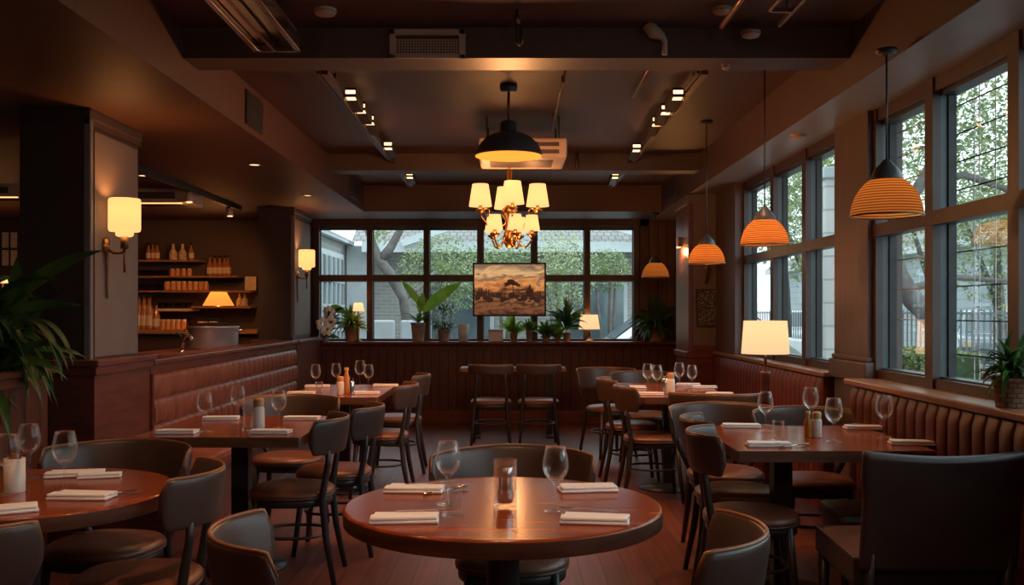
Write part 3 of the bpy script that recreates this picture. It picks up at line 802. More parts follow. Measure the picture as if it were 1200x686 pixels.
def chandelier():
    y = 7.6; c = at(597, 252, y); s = y / F      # metres per picture pixel
    r = thing('chandelier', 'brass chandelier with cream cloth shades below the dome lamp', 'chandelier', c)
    top = ZC - c.z
    MB().lathe([(a * s, b * s) for a, b in [(0, -40), (4, -38), (8, -30), (7, -22), (4, -14), (5, -6), (9, 0), (10, 5), (5, 10), (4, 20), (6, 26), (3, 34), (3, 52), (0, 53)]], 20).build('column', 'brass', r)
    ch = MB(); z = 53 * s; i = 0
    while z < top - .05:
        ring = [Vector((.010 * cos(a), 0, .016 * sin(a))) if i % 2 else Vector((0, .010 * cos(a), .016 * sin(a))) for a in [2 * pi * k / 10 for k in range(10)]]
        ch.tube([q + Vector((0, 0, z)) for q in ring], .003, 6, closed=True); z += .026; i += 1
    ch.build('chain', 'brass', r)
    MB().lathe([(0, 0), (.05, 0), (.05, -.02), (.02, -.045), (0, -.05)], 20, (0, 0, top)).build('ceiling_rose', 'brass', r)
    def arm(a, rad, zc, sh, drop):
        d = Vector((cos(a), sin(a), 0)); 
        pts = []
        for k in range(15):
            t = k / 14; pts.append(d * (rad * t + 3 * s * sin(pi * t)) + Vector((0, 0, (-4 - drop * sin(pi * t ** .8)) * s + t * zc)))
        MB().tube(pts, 1.15 * s, 8).build('arm', 'brass', r)
        # scroll
        sc = [d * (rad * .78 + 5 * s * cos(q) * (1 - q / 9)) + Vector((0, 0, zc * .55 + 6 * s * sin(q) * (1 - q / 9))) for q in [i * .5 for i in range(13)]]
        cd = MB().tube(sc, .8 * s, 6); cd.build('scroll', 'brass', r)
        b = d * rad + Vector((0, 0, zc))
        MB().lathe([(q * s, w * s) for q, w in [(0, -3), (2, -2), (5.5, 1), (6, 2.5), (3, 3), (2, 5), (2, 9), (0, 9)]], 16, b).build('candle_cup', 'brass', r)
        w, h = sh
        MB().lathe([(w * s, 6 * s), (w * .70 * s, (6 + h) * s)], 28, b).build('lamp_shade', 'shade_cream', r)
        point(c + b + Vector((0, 0, (6 + h * .4) * s)), 1.1 * w / 13, WARM, .02)
    for a, ra in ((0, 33), (180, 34), (-82, 26), (100, 28)):
        arm(R(a), ra * s, 4 * s, (13.5, 26), 14)
    for a, ra in ((-15, 27), (-70, 20), (-140, 22), (60, 24), (140, 26)):
        arm(R(a), ra * s, -25 * s, (9.5, 18), 22)
    for a in range(3):
        q = R(30 + 120 * a); point(c + Vector((33 * s * cos(q), 33 * s * sin(q), 36 * s)), 1.6, WARM, .04)
    point(c + Vector((0, 0, -.46)), 6, WARM, .1)
chandelier()
def sconce(label, y, px, py):
    """lamp bracketed off the pillar side; (px,py) = shade centre"""
    x = -2.27
    yy = -x * F / (CX - px); zc = H - (py - CY) * yy / F
    r = thing('wall_sconce', label, 'wall sconce', (-2.385, yy, zc), 0, 'wall sconces on the left pillars')
    MB().lathe([(.036, -.13), (.05, -.122), (.052, -.10), (.086, -.098), (.091, -.085), (.091, .085), (.086, .095)], 32, (.115, 0, 0)).build('lamp_shade', 'shade_sconce', r)
    MB().lathe([(0, -.20), (.022, -.20), (.024, -.13), (0, -.13)], 16, (.115, 0, 0)).build('socket', 'bronze', r)
    MB().tube([(.115, 0, -.34), (.115, 0, -.2)], .008, 8).build('stem', 'bronze', r)
    MB().tube([(0.01, 0, -.20), (.05, 0, -.225), (.09, 0, -.225), (.115, 0, -.22)], .009, 8).build('arm', 'bronze', r)
    MB().lathe([(0, 0), (.045, 0), (.05, .01), (.03, .025), (0, .03)], 20).build('wall_plate', 'brass', r)
    wp = r.children[-1]; wp.rotation_euler = (0, pi / 2, 0); wp.location = (0, 0, -.18)
    MB().tube([(.012, 0, -.2), (.014, 0, -.48), (.014, 0, -.5)], [.01, .008, .001], 8).build('tail', 'bronze', r)
    point((-2.27, yy, zc + .02), 5.6, (1., .34, .08), .05)
sconce('lit wall sconce on the near left pillar', 5.8, 146, 252)
sconce('lit wall sconce on the far left pillar beside the back window', 10.9, 359.5, 303)
def floor_lamp():
    p = Vector((1.63, 6.17, 0))
    r = thing('floor_lamp', 'lit floor lamp with cream drum shade between the two right tables', 'lamp', p)
    MB().lathe([(.15, 1.115), (.135, 1.325)], 40).build('lamp_shade', 'shade_lamp', r)
    MB().tube([(0, 0, 1.0), (0, 0, 1.2)], .009, 12).build('stem', 'brass', r); MB().tube([(0, 0, .02), (0, 0, .9), (0, 0, .98), (0, 0, 1.0)], [.03, .03, .026, .034], 14).build('pole', 'wood_trim', r)
    MB().lathe([(0, 0), (.13, 0), (.13, .015), (.03, .03), (0, .032)], 28).build('base', 'wood_trim', r)
    MB().lathe([(0, 1.17), (.02, 1.18), (.03, 1.21), (.02, 1.24), (0, 1.25)], 14).build('bulb', 'bulb', r)
    point(p + Vector((0, 0, 1.27)), 3.2, (1., .5, .22), .04)
floor_lamp()
def table_lamp(label, px, py, y, wt, wb, h, stem, mat_='shade_lamp', base='brass', power=2.):
    """(px,py) picture point at the middle of the shade's lower rim"""
    c = at(px, py, y); s = y / F
    r = thing('table_lamp', label, 'lamp', (c.x, c.y, c.z - stem))
    MB().lathe([(wb * s / 2, stem), (wt * s / 2, stem + h * s)], 32).build('lamp_shade', mat_, r)
    MB().lathe([(0, 0), (.05, 0), (.05, .01), (.02, .02), (.012, .05), (.02, stem * .5), (.01, stem), (.01, stem + h * s * .6), (0, stem + h * s * .6)], 18).build('base', base, r)
    point((c.x, c.y, c.z + h * s * .7), power, WARM, .03)
    return r
table_lamp('small lit lamp with cream shade on the ledge right of the painting', 690.5, 386, 12.06, 20, 25, 17, at(690, 386, 12.06).z - LEDGE)
table_lamp('small lamp standing in for a lamp reflection in the back window near the left pillar', 420, 365, 12.06, 10, 14, 10, at(420, 365, 12.06).z - LEDGE, power=1.6)  # lamp added in place of a reflection in the pane
table_lamp('amber glass lamp on the bar shelf', 256, 358.5, 11.9, 18, 36, 16, .02, 'shade_amber', power=7.)

# track lights
def track(label, X, y0, y1, z, heads):
    r = thing('track_light', label, 'track light', (X, y0, z))
    MB().box(-.02, .02, 0, y1 - y0, 0, .03).build('rail', 'bronze', r)
    MB().box(-.045, -.03, 0, y1 - y0, .005, .02).build('conduit', 'black_metal', r)
    for s in (0.1, .5, .9): MB().tube([(0, (y1 - y0) * s, .03), (0, (y1 - y0) * s, ZC - z)], .008, 8).build('hanger', 'black_metal', r)
    for y, k in heads:
        sgn = -1 if X < 0 else 1
        d = Vector((sgn * -.10, -.55, -.8)).normalized()
        c = Vector((.085 * sgn * (1 if X < 0 else -1) * (-1 if X < 0 else 1), y - y0, -.03))
        side = Vector((1, 0, 0)); up = d.cross(side)
        h = MB().obox(c, (.036, 0, 0), Vector((0, .15, -.02)), Vector((0, .006, .03)), .006).build('spot_head', 'black_metal', r)
        MB().obox(c + Vector((0, -.12, -.014)), (.028, 0, 0), (0, .024, -.003), (0, -.0, .003)).obox(c + Vector((0, -.1505, .018)), (.03, 0, 0), (0, .0, .012), (0, -.002, 0.0004)).build('lens', 'spot_glow' if k else 'lens', h)
        MB().box(c.x - .04 if sgn < 0 else c.x + .034, c.x - .034 if sgn < 0 else c.x + .04, c.y - .16, c.y + .16, c.z - .05, c.z + .02).build('side_plate', 'bronze', h)
        MB().tube([(0, y - y0, .01), (c.x, c.y, c.z + .02)], .01, 8).build('bracket', 'black_metal', r)
        if k:
            w = Vector((X, y0, z)) + c + Vector((0, -.12, -.05))
            spot(w, w + Vector((d.x, abs(d.y) * .3, d.z)), 20 * k, 85, .7)
    return r
track('long track light over the left tables with lit spot heads', -1.07, 5.6, 9.0, ZC - .09, [(6.15, 1), (6.55, 1), (6.95, .6), (8.0, .5)])
track('long track light over the right tables with lit spot heads', 1.13, 5.6, 9.0, ZC - .09, [(6.15, 1), (6.6, 1), (7.0, .6), (8.1, .5)])
track('short track light left of the far beam', -1.07, 9.3, 10.6, ZC - .09, [(9.7, .5)])
track('short track light right of the far beam', 1.13, 9.3, 10.6, ZC - .09, [(9.7, .5)])
# bar track : along the bar ceiling
def bar_track():
    a = at(160, 172, 7.2); b = at(284, 224, 10.5); a.z = b.z = ZS - .05
    a = Vector((-2.95, 6.6, ZS - .05)); b = Vector((-2.95, 10.6, ZS - .05))
    r = thing('bar_track_light', 'black track light over the bar with two small spot heads', 'track light', a)
    MB().box(-.02, .02, 0, b.y - a.y, 0, .05).build('rail', 'black_metal', r)
    for y in (8.9, 10.2):
        q = Vector((0, y - a.y, -.07))
        h = MB().tube([q + Vector((0, 0, .05)), q + Vector((.01, -.01, -.03))], [.032, .036], 14).build('spot_head', 'white_plastic', r)
        MB().tube([q + Vector((0, 0, .05)), q + Vector((0, 0, .075))], .012, 8).build('bracket', 'black_metal', r)
        MB().tube([q + Vector((.01, -.01, -.031)), q + Vector((.01, -.01, -.033))], .028, 14).build('lens', 'spot_glow', h)
        spot(a + q + Vector((0, 0, -.05)), a + q + Vector((-1.0, 1.9, -1.1)), 28, 80, .7)
bar_track()
def ac_box(name, label, cat, x, y, z, w, d, h, strip=True):
    r = thing(name, label, cat, (x, y, z))
    MB().box(-w / 2, w / 2, 0, d, 0, h, .015).build('casing', 'white_plastic', r)
    MB().box(-w * .32, w * .32, -.004, .0, h * .25, h * .7).box(-w * .34, w * .34, d * .2, d * .8, -.004, .001).build('grille', 'grille_dark', r)
    if strip: MB().box(-w * .4, w * .4, d * .06, d * .12, -.006, .001).build('light_strip', 'strip', r)
    return r
ac_box('ceiling_unit', 'small ceiling air unit in the bar behind the near left pillar', 'air unit', -3.3, 9.0, ZS - .14, .6, .5, .14)
# vents, cassette, detectors, pipes
def vent_front():
    r = thing('air_vent', 'pale air vent grille on the face of the near beam', 'vent', (-.42, 4.978, 2.682))
    w, h = .195, .075
    MB().box(-w, w, -.02, 0, 0, .022, .004).box(-w, w, -.02, 0, 2 * h - .03, 2 * h, .004).box(-w, -w + .03, -.02, 0, 0, 2 * h, .004).box(w - .035, w, -.02, 0, 0, 2 * h, .004).build('frame', 'white_plastic', r)
    MB().box(-w + .02, w - .02, -.004, 0, .015, 2 * h - .02).build('backing', 'grille_dark', r)
    mb = MB()
    for k in range(22): x = -w + .035 + k * (2 * w - .08) / 21; mb.box(x - .0025, x + .0025, -.012, -.004, .02, 2 * h - .05)
    for k in range(6): z = .026 + k * .014; mb.box(-w + .03, w - .04, -.011, -.005, z - .002, z + .002)
    mb.build('slats', 'white_plastic', r)
vent_front()
def cassette():
    c = at(636, 190, 7.3)
    r = thing('ceiling_cassette', 'boxy pale ceiling air conditioner behind the dome lamp', 'air conditioner', (.13, 7.2, 2.53))
    MB().box(-.36, .30, 0, .6, 0, .15, .02).build('casing', 'white_plastic', r)
    MB().box(-.30, .24, -.004, 0, .03, .06).box(-.30, .24, -.004, 0, .085, .115).build('grille', 'grille_dark', r)
    MB().box(-.28, .20, .12, .48, -.004, .002).build('intake', 'grille_dark', r)
    for sx in (-.3, .24):
        for sy in (.06, .54): MB().tube([(sx, sy, .15), (sx, sy, ZC - 2.53)], .006, 8).build('hanger', 'black_metal', r)
cassette()
def luminaire():
    r = thing('strip_heater', 'long metal louvred heater under the ceiling at the top left', 'heater', (-1.14, 3.5, 2.66))
    MB().box(-.10, .10, 0, 1.25, .05, .11, .008).build('casing', 'black_metal', r)
    MB().box(-.115, -.09, 0, 1.27, .0, .07, .004).box(.09, .115, 0, 1.27, .0, .07, .004).box(-.115, .115, 1.25, 1.27, 0, .07).box(-.022, -.006, 0, 1.25, .0, .04).build('rim', 'steel', r)
    MB().box(-.085, -.02, .02, 1.23, .035, .05).build('reflector', 'bronze', r)
    for y in (.2, 1.05): MB().tube([(0, y, .11), (0, y, ZC - 2.66)], .01, 8).build('hanger', 'black_metal', r)
luminaire()
def side_grille(label, x, y0, y1, z0, z1):
    r = thing('wall_grille', label, 'vent', (x, y0, z0))
    s = 1 if x < 0 else -1
    MB().box(-.002, .014, 0, y1 - y0, 0, z1 - z0, .003).build('frame', 'black_metal', r)
    mb = MB()
    for k in range(7): z = (z1 - z0) * (k + .8) / 8; mb.box(.0, .018, .02, y1 - y0 - .02, z - .006, z + .004)
    mb.build('slats', 'black_metal', r); r.scale = (s, 1, 1)
side_grille('dark vent grille on the left soffit nearest the camera', SL, 6.15, 6.55, 2.58, 2.80)
side_grille('dark vent grille on the left soffit beyond the far beam', SL, 10.2, 10.75, 2.60, 2.80)
side_grille('dark vent grille on the right soffit beyond the far beam', SR, 10.2, 10.75, 2.60, 2.80)
def detector(label, x, y, z, rad, mat_='white_plastic'):
    r = thing('smoke_detector', label, 'ceiling detector', (x, y, z), 0, 'round fittings on the ceiling')
    MB().lathe([(rad, 0), (rad, -.012), (rad * .85, -.026), (rad * .5, -.032), (0, -.033)], 24).build('cover', mat_, r)
    MB().tube([(rad * .93 * cos(2 * pi * k / 24), rad * .93 * sin(2 * pi * k / 24), -.014) for k in range(24)], .003, 6, closed=True).build('ring', 'bronze', r)
def oncl(px, py, h=ZC):
    y = (h - H) * F / (CY - py); return (px - CX) * y / F, y
for lab, px, py, h, rad in (('round ceiling detector left of the air vent', 381, 11, ZC, .055), ('round ceiling detector at the top right of the ceiling', 846, 9, ZC, .045), ('round flush fitting on the underside of the right soffit', 936, 158, ZS, .05)):
    x, y = oncl(px, py, h); detector(lab, x, y, h, rad)
detector('pale round fitting hanging just before the near beam on the right', 1.22, 4.9, 2.80, .05)
detector('small round sensor under the near beam on the right', 1.14, 5.1, 2.687, .02)
def pipe(name, label, pts, rad, m='bronze', fit=()):
    r = thing(name, label, 'pipe', pts[0]); o = Vector(pts[0])
    MB().tube([Vector(p) - o for p in pts], rad, 10).build('tube', m, r)
    for p in fit: MB().lathe([(rad, -.02), (rad * 1.8, -.018), (rad * 1.8, .018), (rad, .02)], 12, Vector(p) - o).build('clamp', m, r)
pipe('ceiling_conduit', 'hooked vertical conduit before the near beam at the top of the picture', [(.035, 4.7, 2.90), (.035, 4.7, 2.70), (.04, 4.7, 2.685), (.05, 4.7, 2.68), (.06, 4.7, 2.69), (.06, 4.7, 2.76)], .009, 'bronze', [(.035, 4.7, 2.8)])
pipe('ceiling_conduit', 'bent pale conduit with round end on the right half of the near beam', [(.70, 4.93, 2.845), (.74, 4.93, 2.80), (.775, 4.93, 2.785), (.79, 4.93, 2.76), (.79, 4.93, 2.69)], [.035, .035, .02, .014, .014], 'white_plastic')
pipe('ceiling_pipe', 'slim pipe running along the ceiling right of the dome lamp', [(.33, 5.25, 2.80), (.33, 7.6, 2.80)], .008, 'bronze', [(.33, 5.9, 2.80), (.33, 7.0, 2.80)])
pipe('ceiling_pipe', 'short slim rod on the ceiling between dome lamp and right track', [(.83, 5.6, 2.825), (.83, 6.5, 2.825)], .008, 'bronze')
pipe('ceiling_pipe', 'thin pipe stub hanging on the face of the far beam', [(.62, 8.91, 2.84), (.62, 8.91, 2.68)], .012, 'bronze')
pipe('ceiling_pipe', 'thin pipe near the right soffit at the top of the picture', [(1.04, 4.0, 2.78), (1.04, 4.75, 2.78)], .014, 'bronze')
def rail_thing():
    r = thing('ceiling_bracket', 'copper coloured folding bracket under the ceiling at the top right', 'bracket', (1.2, 4.2, 2.72))
    MB().box(.06, .075, -.2, .35, 0, .02).box(-.05, .075, .12, .135, .0, .02).box(-.05, -.035, -.2, .135, 0, .02).build('frame', 'bronze', r)
    MB().tube([(.06, .2, .02), (.06, .2, ZC - 2.72)], .006, 8).build('hanger', 'black_metal', r)
rail_thing()

# ------------------------------------------------------------------ painting and board
def painting():
    m, nt, b = _new('canvas'); N, L = nt.nodes, nt.links
    tc = N.new('ShaderNodeTexCoord'); sp = N.new('ShaderNodeSeparateXYZ'); L.new(tc.outputs['Object'], sp.inputs[0])
    no = N.new('ShaderNodeTexNoise'); no.inputs['Scale'].default_value = 4.4; no.inputs['Detail'].default_value = 10; no.inputs['Distortion'].default_value = 1.2
    mp = N.new('ShaderNodeMapping'); mp.inputs['Scale'].default_value = (1., 1., 2.4); L.new(tc.outputs['Object'], mp.inputs[0]); L.new(mp.outputs[0], no.inputs['Vector'])
    ma = N.new('ShaderNodeMath'); ma.operation = 'MULTIPLY_ADD'; ma.inputs[1].default_value = .62; ma.inputs[2].default_value = -.33
    L.new(no.outputs['Fac'], ma.inputs[0])
    mr = N.new('ShaderNodeMapRange'); mr.inputs['From Min'].default_value = -.31; mr.inputs['From Max'].default_value = .31
    L.new(sp.outputs['Z'], mr.inputs['Value'])
    ad = N.new('ShaderNodeMath'); ad.operation = 'ADD'; L.new(mr.outputs[0], ad.inputs[0]); L.new(ma.outputs[0], ad.inputs[1])
    rp = N.new('ShaderNodeValToRGB'); cr = rp.color_ramp
    cr.elements[0].position = 0.; cr.elements[0].color = (.035, .012, .008, 1); cr.elements[1].position = 1.; cr.elements[1].color = (.19, .12, .08, 1)
    for p, c in ((.10, (.20, .07, .03)), (.18, (.03, .011, .007)), (.26, (.30, .12, .05)), (.31, (.03, .011, .007)), (.38, (.16, .055, .025)), (.44, (.025, .010, .007)), (.52, (.40, .13, .035)), (.62, (.75, .30, .08)), (.70, (.20, .10, .06)), (.80, (.75, .44, .18)), (.9, (.45, .27, .13))):
        e = cr.elements.new(p); e.color = c + (1,)
    L.new(ad.outputs[0], rp.inputs['Fac']); L.new(rp.outputs['Color'], b.inputs['Base Color'])
    L.new(rp.outputs['Color'], b.inputs['Emission Color']); b.inputs['Emission Strength'].default_value = .45; b.inputs['Roughness'].default_value = .4  # canvas given a glow of its own to brighten it
    mat('paint_dark', (.03, .012, .009), .5, var=.4, scale=30, emit=(.03, .011, .007), es=.4)  # faint added glow on the dark shapes as well
    y = 11.95; c = at(597, 339.5, y); s = y / F; w, h = 43 * s, 31.5 * s
    r = thing('framed_painting', 'framed sunset landscape painting hanging before the back window', 'painting', c)
    MB().box(-w, w, -.02, .03, -h, -h + .022).box(-w, w, -.02, .03, h - .022, h).box(-w, -w + .022, -.02, .03, -h, h).box(w - .022, w, -.02, .03, -h, h).box(-w, w, .02, .03, -h, h).build('frame', 'black_metal', r)
    cv = MB().box(-w + .02, w - .02, -.004, .004, -h + .02, h - .02).build('canvas', 'canvas', r)
    mb = MB(); rnd = random.Random(4)
    def blob(x, z, rx, rz, n=11):
        mb.poly([(x + rx * cos(2 * pi * k / n) * rnd.uniform(.75, 1.1), -.0055, z + rz * sin(2 * pi * k / n) * rnd.uniform(.7, 1.1)) for k in range(n)])
    for x, z, rx, rz in ((.02, .10, .06, .028), (.06, .075, .05, .026), (-.02, .07, .05, .024), (.105, .055, .035, .018), (-.045, .045, .03, .012)): blob(x, z, rx, rz)
    for k in range(16): blob(-w + .06 + k * (2 * w - .12) / 15, -.10 + .03 * sin(k * 1.7), .045, .03 + .012 * cos(k * 2.3))
    mb.poly([(.035, -.0055, .06), (.045, -.0055, .06), (.06, -.0055, -.06), (.045, -.0055, -.06)])
    for k in range(26):
        x = -w + .04 + rnd.random() ** 1.2 * (w * 2 - .1); hh = rnd.uniform(.03, .08) * (1.3 if abs(x) > w * .45 else .6)
        z0 = -.07 - .02 * rnd.random(); mb.poly([(x - .012, -.005, z0), (x + .012, -.005, z0), (x + .005, -.005, z0 + hh), (x - .003, -.005, z0 + hh)])
    x = .24; mb.poly([(x - .06, -.0052, -.09), (x + .07, -.0052, -.09), (x + .035, -.0052, .0), (x + .012, -.0052, .075), (x - .02, -.0052, .0)])
    mb.build('painted_trees', 'paint_dark', cv)
    MB().box(-.17, -.13, .03, .16, -.2, -.16).box(.13, .17, .03, .16, -.2, -.16).build('bracket', 'black_metal', r)
painting()
def board():
    m, nt, b = _new('chalk_pattern'); N, L = nt.nodes, nt.links
    tc = N.new('ShaderNodeTexCoord'); wv = N.new('ShaderNodeTexWave'); wv.inputs['Scale'].default_value = 9; wv.inputs['Distortion'].default_value = 14; wv.inputs['Detail'].default_value = 3; wv.inputs['Detail Scale'].default_value = 3
    wv.bands_direction = 'Z'
    L.new(tc.outputs['Object'], wv.inputs['Vector'])
    rp = N.new('ShaderNodeValToRGB'); rp.color_ramp.elements[0].position = .72; rp.color_ramp.elements[0].color = (.03, .034, .036, 1); rp.color_ramp.elements[1].position = .86; rp.color_ramp.elements[1].color = (.22, .23, .23, 1)
    L.new(wv.outputs['Fac'], rp.inputs['Fac']); L.new(rp.outputs['Color'], b.inputs['Base Color']); b.inputs['Roughness'].default_value = .7
    y = 9.47; c = at(830, 361, y); s = y / F; w, h = 14 * s, 22 * s
    r = thing('wall_board', 'small dark framed board with swirling chalk pattern on the grey pilaster', 'wall board', c)
    MB().box(-w, w, -.012, .014, -h, -h + .012).box(-w, w, -.012, .014, h - .012, h).box(-w, -w + .012, -.012, .014, -h, h).box(w - .012, w, -.012, .014, -h, h).build('frame', 'black_metal', r)
    MB().box(-w + .01, w - .01, -.004, .014, -h + .01, h - .01).build('panel', 'chalk_pattern', r)
    q = thing('wall_hook', 'curved dark bracket on the grey pilaster above the chalk board', 'bracket', (c.x - .02, 9.485, c.z + .33))
    MB().tube([(0, 0, .06), (0, -.03, .08), (0, -.06, .06), (0, -.055, .0), (0, -.02, -.06), (0, -.0, -.09)], .011, 8).build('hook', 'bronze', q)
    MB().lathe([(0, .0), (.025, 0), (.025, .03), (0, .03)], 14, (0, -.06, .05)).build('socket', 'brass', q)
    u = thing('wall_light', 'small square wall lamp on the side of the far right pilaster', 'wall lamp', (1.745, 9.85, at(797, 284, 9.85).z))
    MB().box(-.04, 0, -.05, .05, -.05, .05, .008).build('housing', 'bronze', u)
    MB().box(-.035, -.01, -.04, .04, -.056, -.049).build('lens', 'spot_glow', u)
    point((1.69, 9.85, at(797, 284, 9.85).z - .1), 3.0, (1., .40, .1), .03)
board()

# ------------------------------------------------------------------ plants
def leaf(mb, base, d, length, width, droop, rnd, seg=7, fold=.25, mi=0, up=Vector((0, 0, 1))):
    d = Vector(d).normalized(); side = d.cross(up)
    if side.length < .05: side = Vector((1, 0, 0))
    side.normalize()
    pts = []; p = Vector(base); dd = d.copy()
    for k in range(seg + 1):
        t = k / seg; w = width * (sin(pi * min(1, t * .93 + .07)) ** .8) * (1 - .25 * t)
        if k == seg: w = width * .02
        n = side.cross(dd).normalized()
        pts.append((p + side * w + n * w * fold, p.copy(), p - side * w + n * w * fold))
        dd = (dd + Vector((0, 0, -droop / seg)) * (1 + t)).normalized(); p = p + dd * length / seg
    V = [[mb.bm.verts.new(q) for q in r_] for r_ in pts]
    for a, b in zip(V, V[1:]):
        for j in (0, 1):
            f = mb.bm.faces.new((a[j], a[j + 1], b[j + 1], b[j])); f.smooth = True; f.material_index = mi
def pot(r, rad, h, m='terracotta', taper=.72):
    MB().lathe([(0, 0), (rad * taper, 0), (rad * taper, .005), (rad * .97, h * .88), (rad * 1.04, h * .89), (rad * 1.04, h), (rad * .93, h), (rad * .92, h * .9), (0, h * .9)], 28).build('pot', m, r)
    MB().lathe([(rad * .91, h * .92), (0, h * .93)], 20).build('soil', 'soil', r)
def bushy(r, z0, n, length, width, seed, m, spread=1., droop=.8, upb=.4, base_r=.02, name='foliage', seg=6, fold=.25, stem=0.):
    rnd = random.Random(seed); mb = MB()
    for k in range(n):
        a = rnd.uniform(0, 2 * pi); e = rnd.uniform(-.1, 1.2) * spread
        d = Vector((cos(a) * e, sin(a) * e, upb + rnd.random() * .9))
        b = Vector((cos(a) * base_r * rnd.random(), sin(a) * base_r * rnd.random(), z0 + stem * rnd.random()))
        leaf(mb, b + d * stem * .4, d, length * rnd.uniform(.55, 1.1), width * rnd.uniform(.7, 1.15), droop * rnd.uniform(.5, 1.4), rnd, seg, fold, 0, Vector((rnd.uniform(-.6, .6), -1, rnd.uniform(.1, 1.6))))
    keep_in(mb, r)
    return mb.build(name, m, r)
def keep_in(mb, r):
    """leaves stay on the room side of window, walls and pillar"""
    for v in mb.bm.verts:
        v.co.y = min(v.co.y, YB - .05 - r.location.y) if r.location.y > 11 else v.co.y
        if r.location.y > 11: v.co.z = max(v.co.z, .006)
        v.co.x = max(-2.27 - r.location.x, min(2.04 - r.location.x, v.co.x))
LY = YB - .09
def big_plant():
    r = thing('leafy_floor_plant', 'tall dark leafy plant at the left edge in front of the near left pillar', 'plant', (-2.84, 4.85, 0))
    MB().lathe([(0, 0), (.15, 0), (.19, .5), (.2, .52), (.17, .52), (.165, .47), (0, .47)], 28).build('pot', 'pot_grey', r)
    rnd = random.Random(11); mb = MB()
    for k in range(9):
        a = rnd.uniform(0, 2 * pi); q = rnd.uniform(.02, .08)
        mb.tube([(q * cos(a), q * sin(a), .45), (q * 1.5 * cos(a), q * 1.5 * sin(a), .95), (q * 2.2 * cos(a), q * 2.2 * sin(a), 1.3)], .011, 7)
    mb.build('stems', 'leaf_dark', r)
    mb = MB()
    for k in range(230):
        a = rnd.uniform(0, 2 * pi); e = rnd.uniform(.2, 1.1)
        d = Vector((cos(a) * e, sin(a) * e * .8, rnd.uniform(-.25, 1.)))
        b = Vector((rnd.uniform(-.12, .36), rnd.uniform(-.14, .14), rnd.uniform(1.0, 1.45)))
        leaf(mb, b, d, rnd.uniform(.24, .48), rnd.uniform(.022, .042), rnd.uniform(.6, 2.2), rnd, 8, .3, 1 if rnd.random() < .2 else 0, Vector((rnd.uniform(-.4, .4), -1, rnd.uniform(0, 1.4))))
    for k in range(12):      # long low leaves drooping right
        d = Vector((rnd.uniform(.6, 1), rnd.uniform(-.5, .3), rnd.uniform(.0, .5)))
        leaf(mb, (rnd.uniform(.15, .4), rnd.uniform(-.1, .1), rnd.uniform(1.15, 1.4)), d, rnd.uniform(.4, .55), .026, rnd.uniform(1.2, 2.4), rnd, 9, .3)
    # two broad leaves standing out
    up_ = Vector((.1, -1, .35))
    leaf(mb, (.34, -.05, 1.40), (.8, -.1, .78), .60, .045, .45, rnd, 10, .2, 0, up_)
    leaf(mb, (.30, -.1, 1.36), (.9, .0, .30), .46, .03, .3, rnd, 10, .2, 0, up_)
    leaf(mb, (.40, -.02, 1.30), (.06, -.2, 1.), .36, .055, .2, rnd, 10, .2, 0, up_)
    leaf(mb, (.2, -.1, 1.3), (-.05, -.2, 1.), .42, .06, .1, rnd, 10, .2, 0, up_)
    mb.build('foliage', ['leaf_dark', 'leaf_mid'], r)
big_plant()
def sill_plant():
    r = thing('potted_plant', 'spiky green plant in a basket pot on the near right sill', 'plant', (2.015, 3.88, 1.0))
    pot(r, .075, .12, 'pot_basket', .82)
    rnd = random.Random(5); mb = MB()
    for k in range(110):
        a = rnd.uniform(0, 2 * pi); e = rnd.uniform(.1, 1.1); d = Vector((cos(a) * e, sin(a) * e, rnd.uniform(.1, 1.2)))
        if d.x > .35: d.x *= .35
        b = Vector((rnd.uniform(-.03, .02), rnd.uniform(-.04, .04), rnd.uniform(.11, .17)))
        leaf(mb, b, d, rnd.uniform(.10, .19), rnd.uniform(.010, .017), rnd.uniform(.5, 1.8), rnd, 6, .3, 1 if rnd.random() < .25 else 0)
    mb.build('foliage', ['leaf_dark', 'leaf_mid'], r)
sill_plant()
LY = YB - .09
def lx(px): return (px - CX) * LY / F
S_ = LY / F
def ledge_plant(name, label, px, rad, h, potm, n, ln, wd, seed, m, **kw):
    r = thing(name, label, 'plant', (lx(px), LY, LEDGE))
    pot(r, rad * S_, h * S_, potm); bushy(r, h * S_ * .9, n, ln * S_, wd * S_, seed, m, **kw); return r
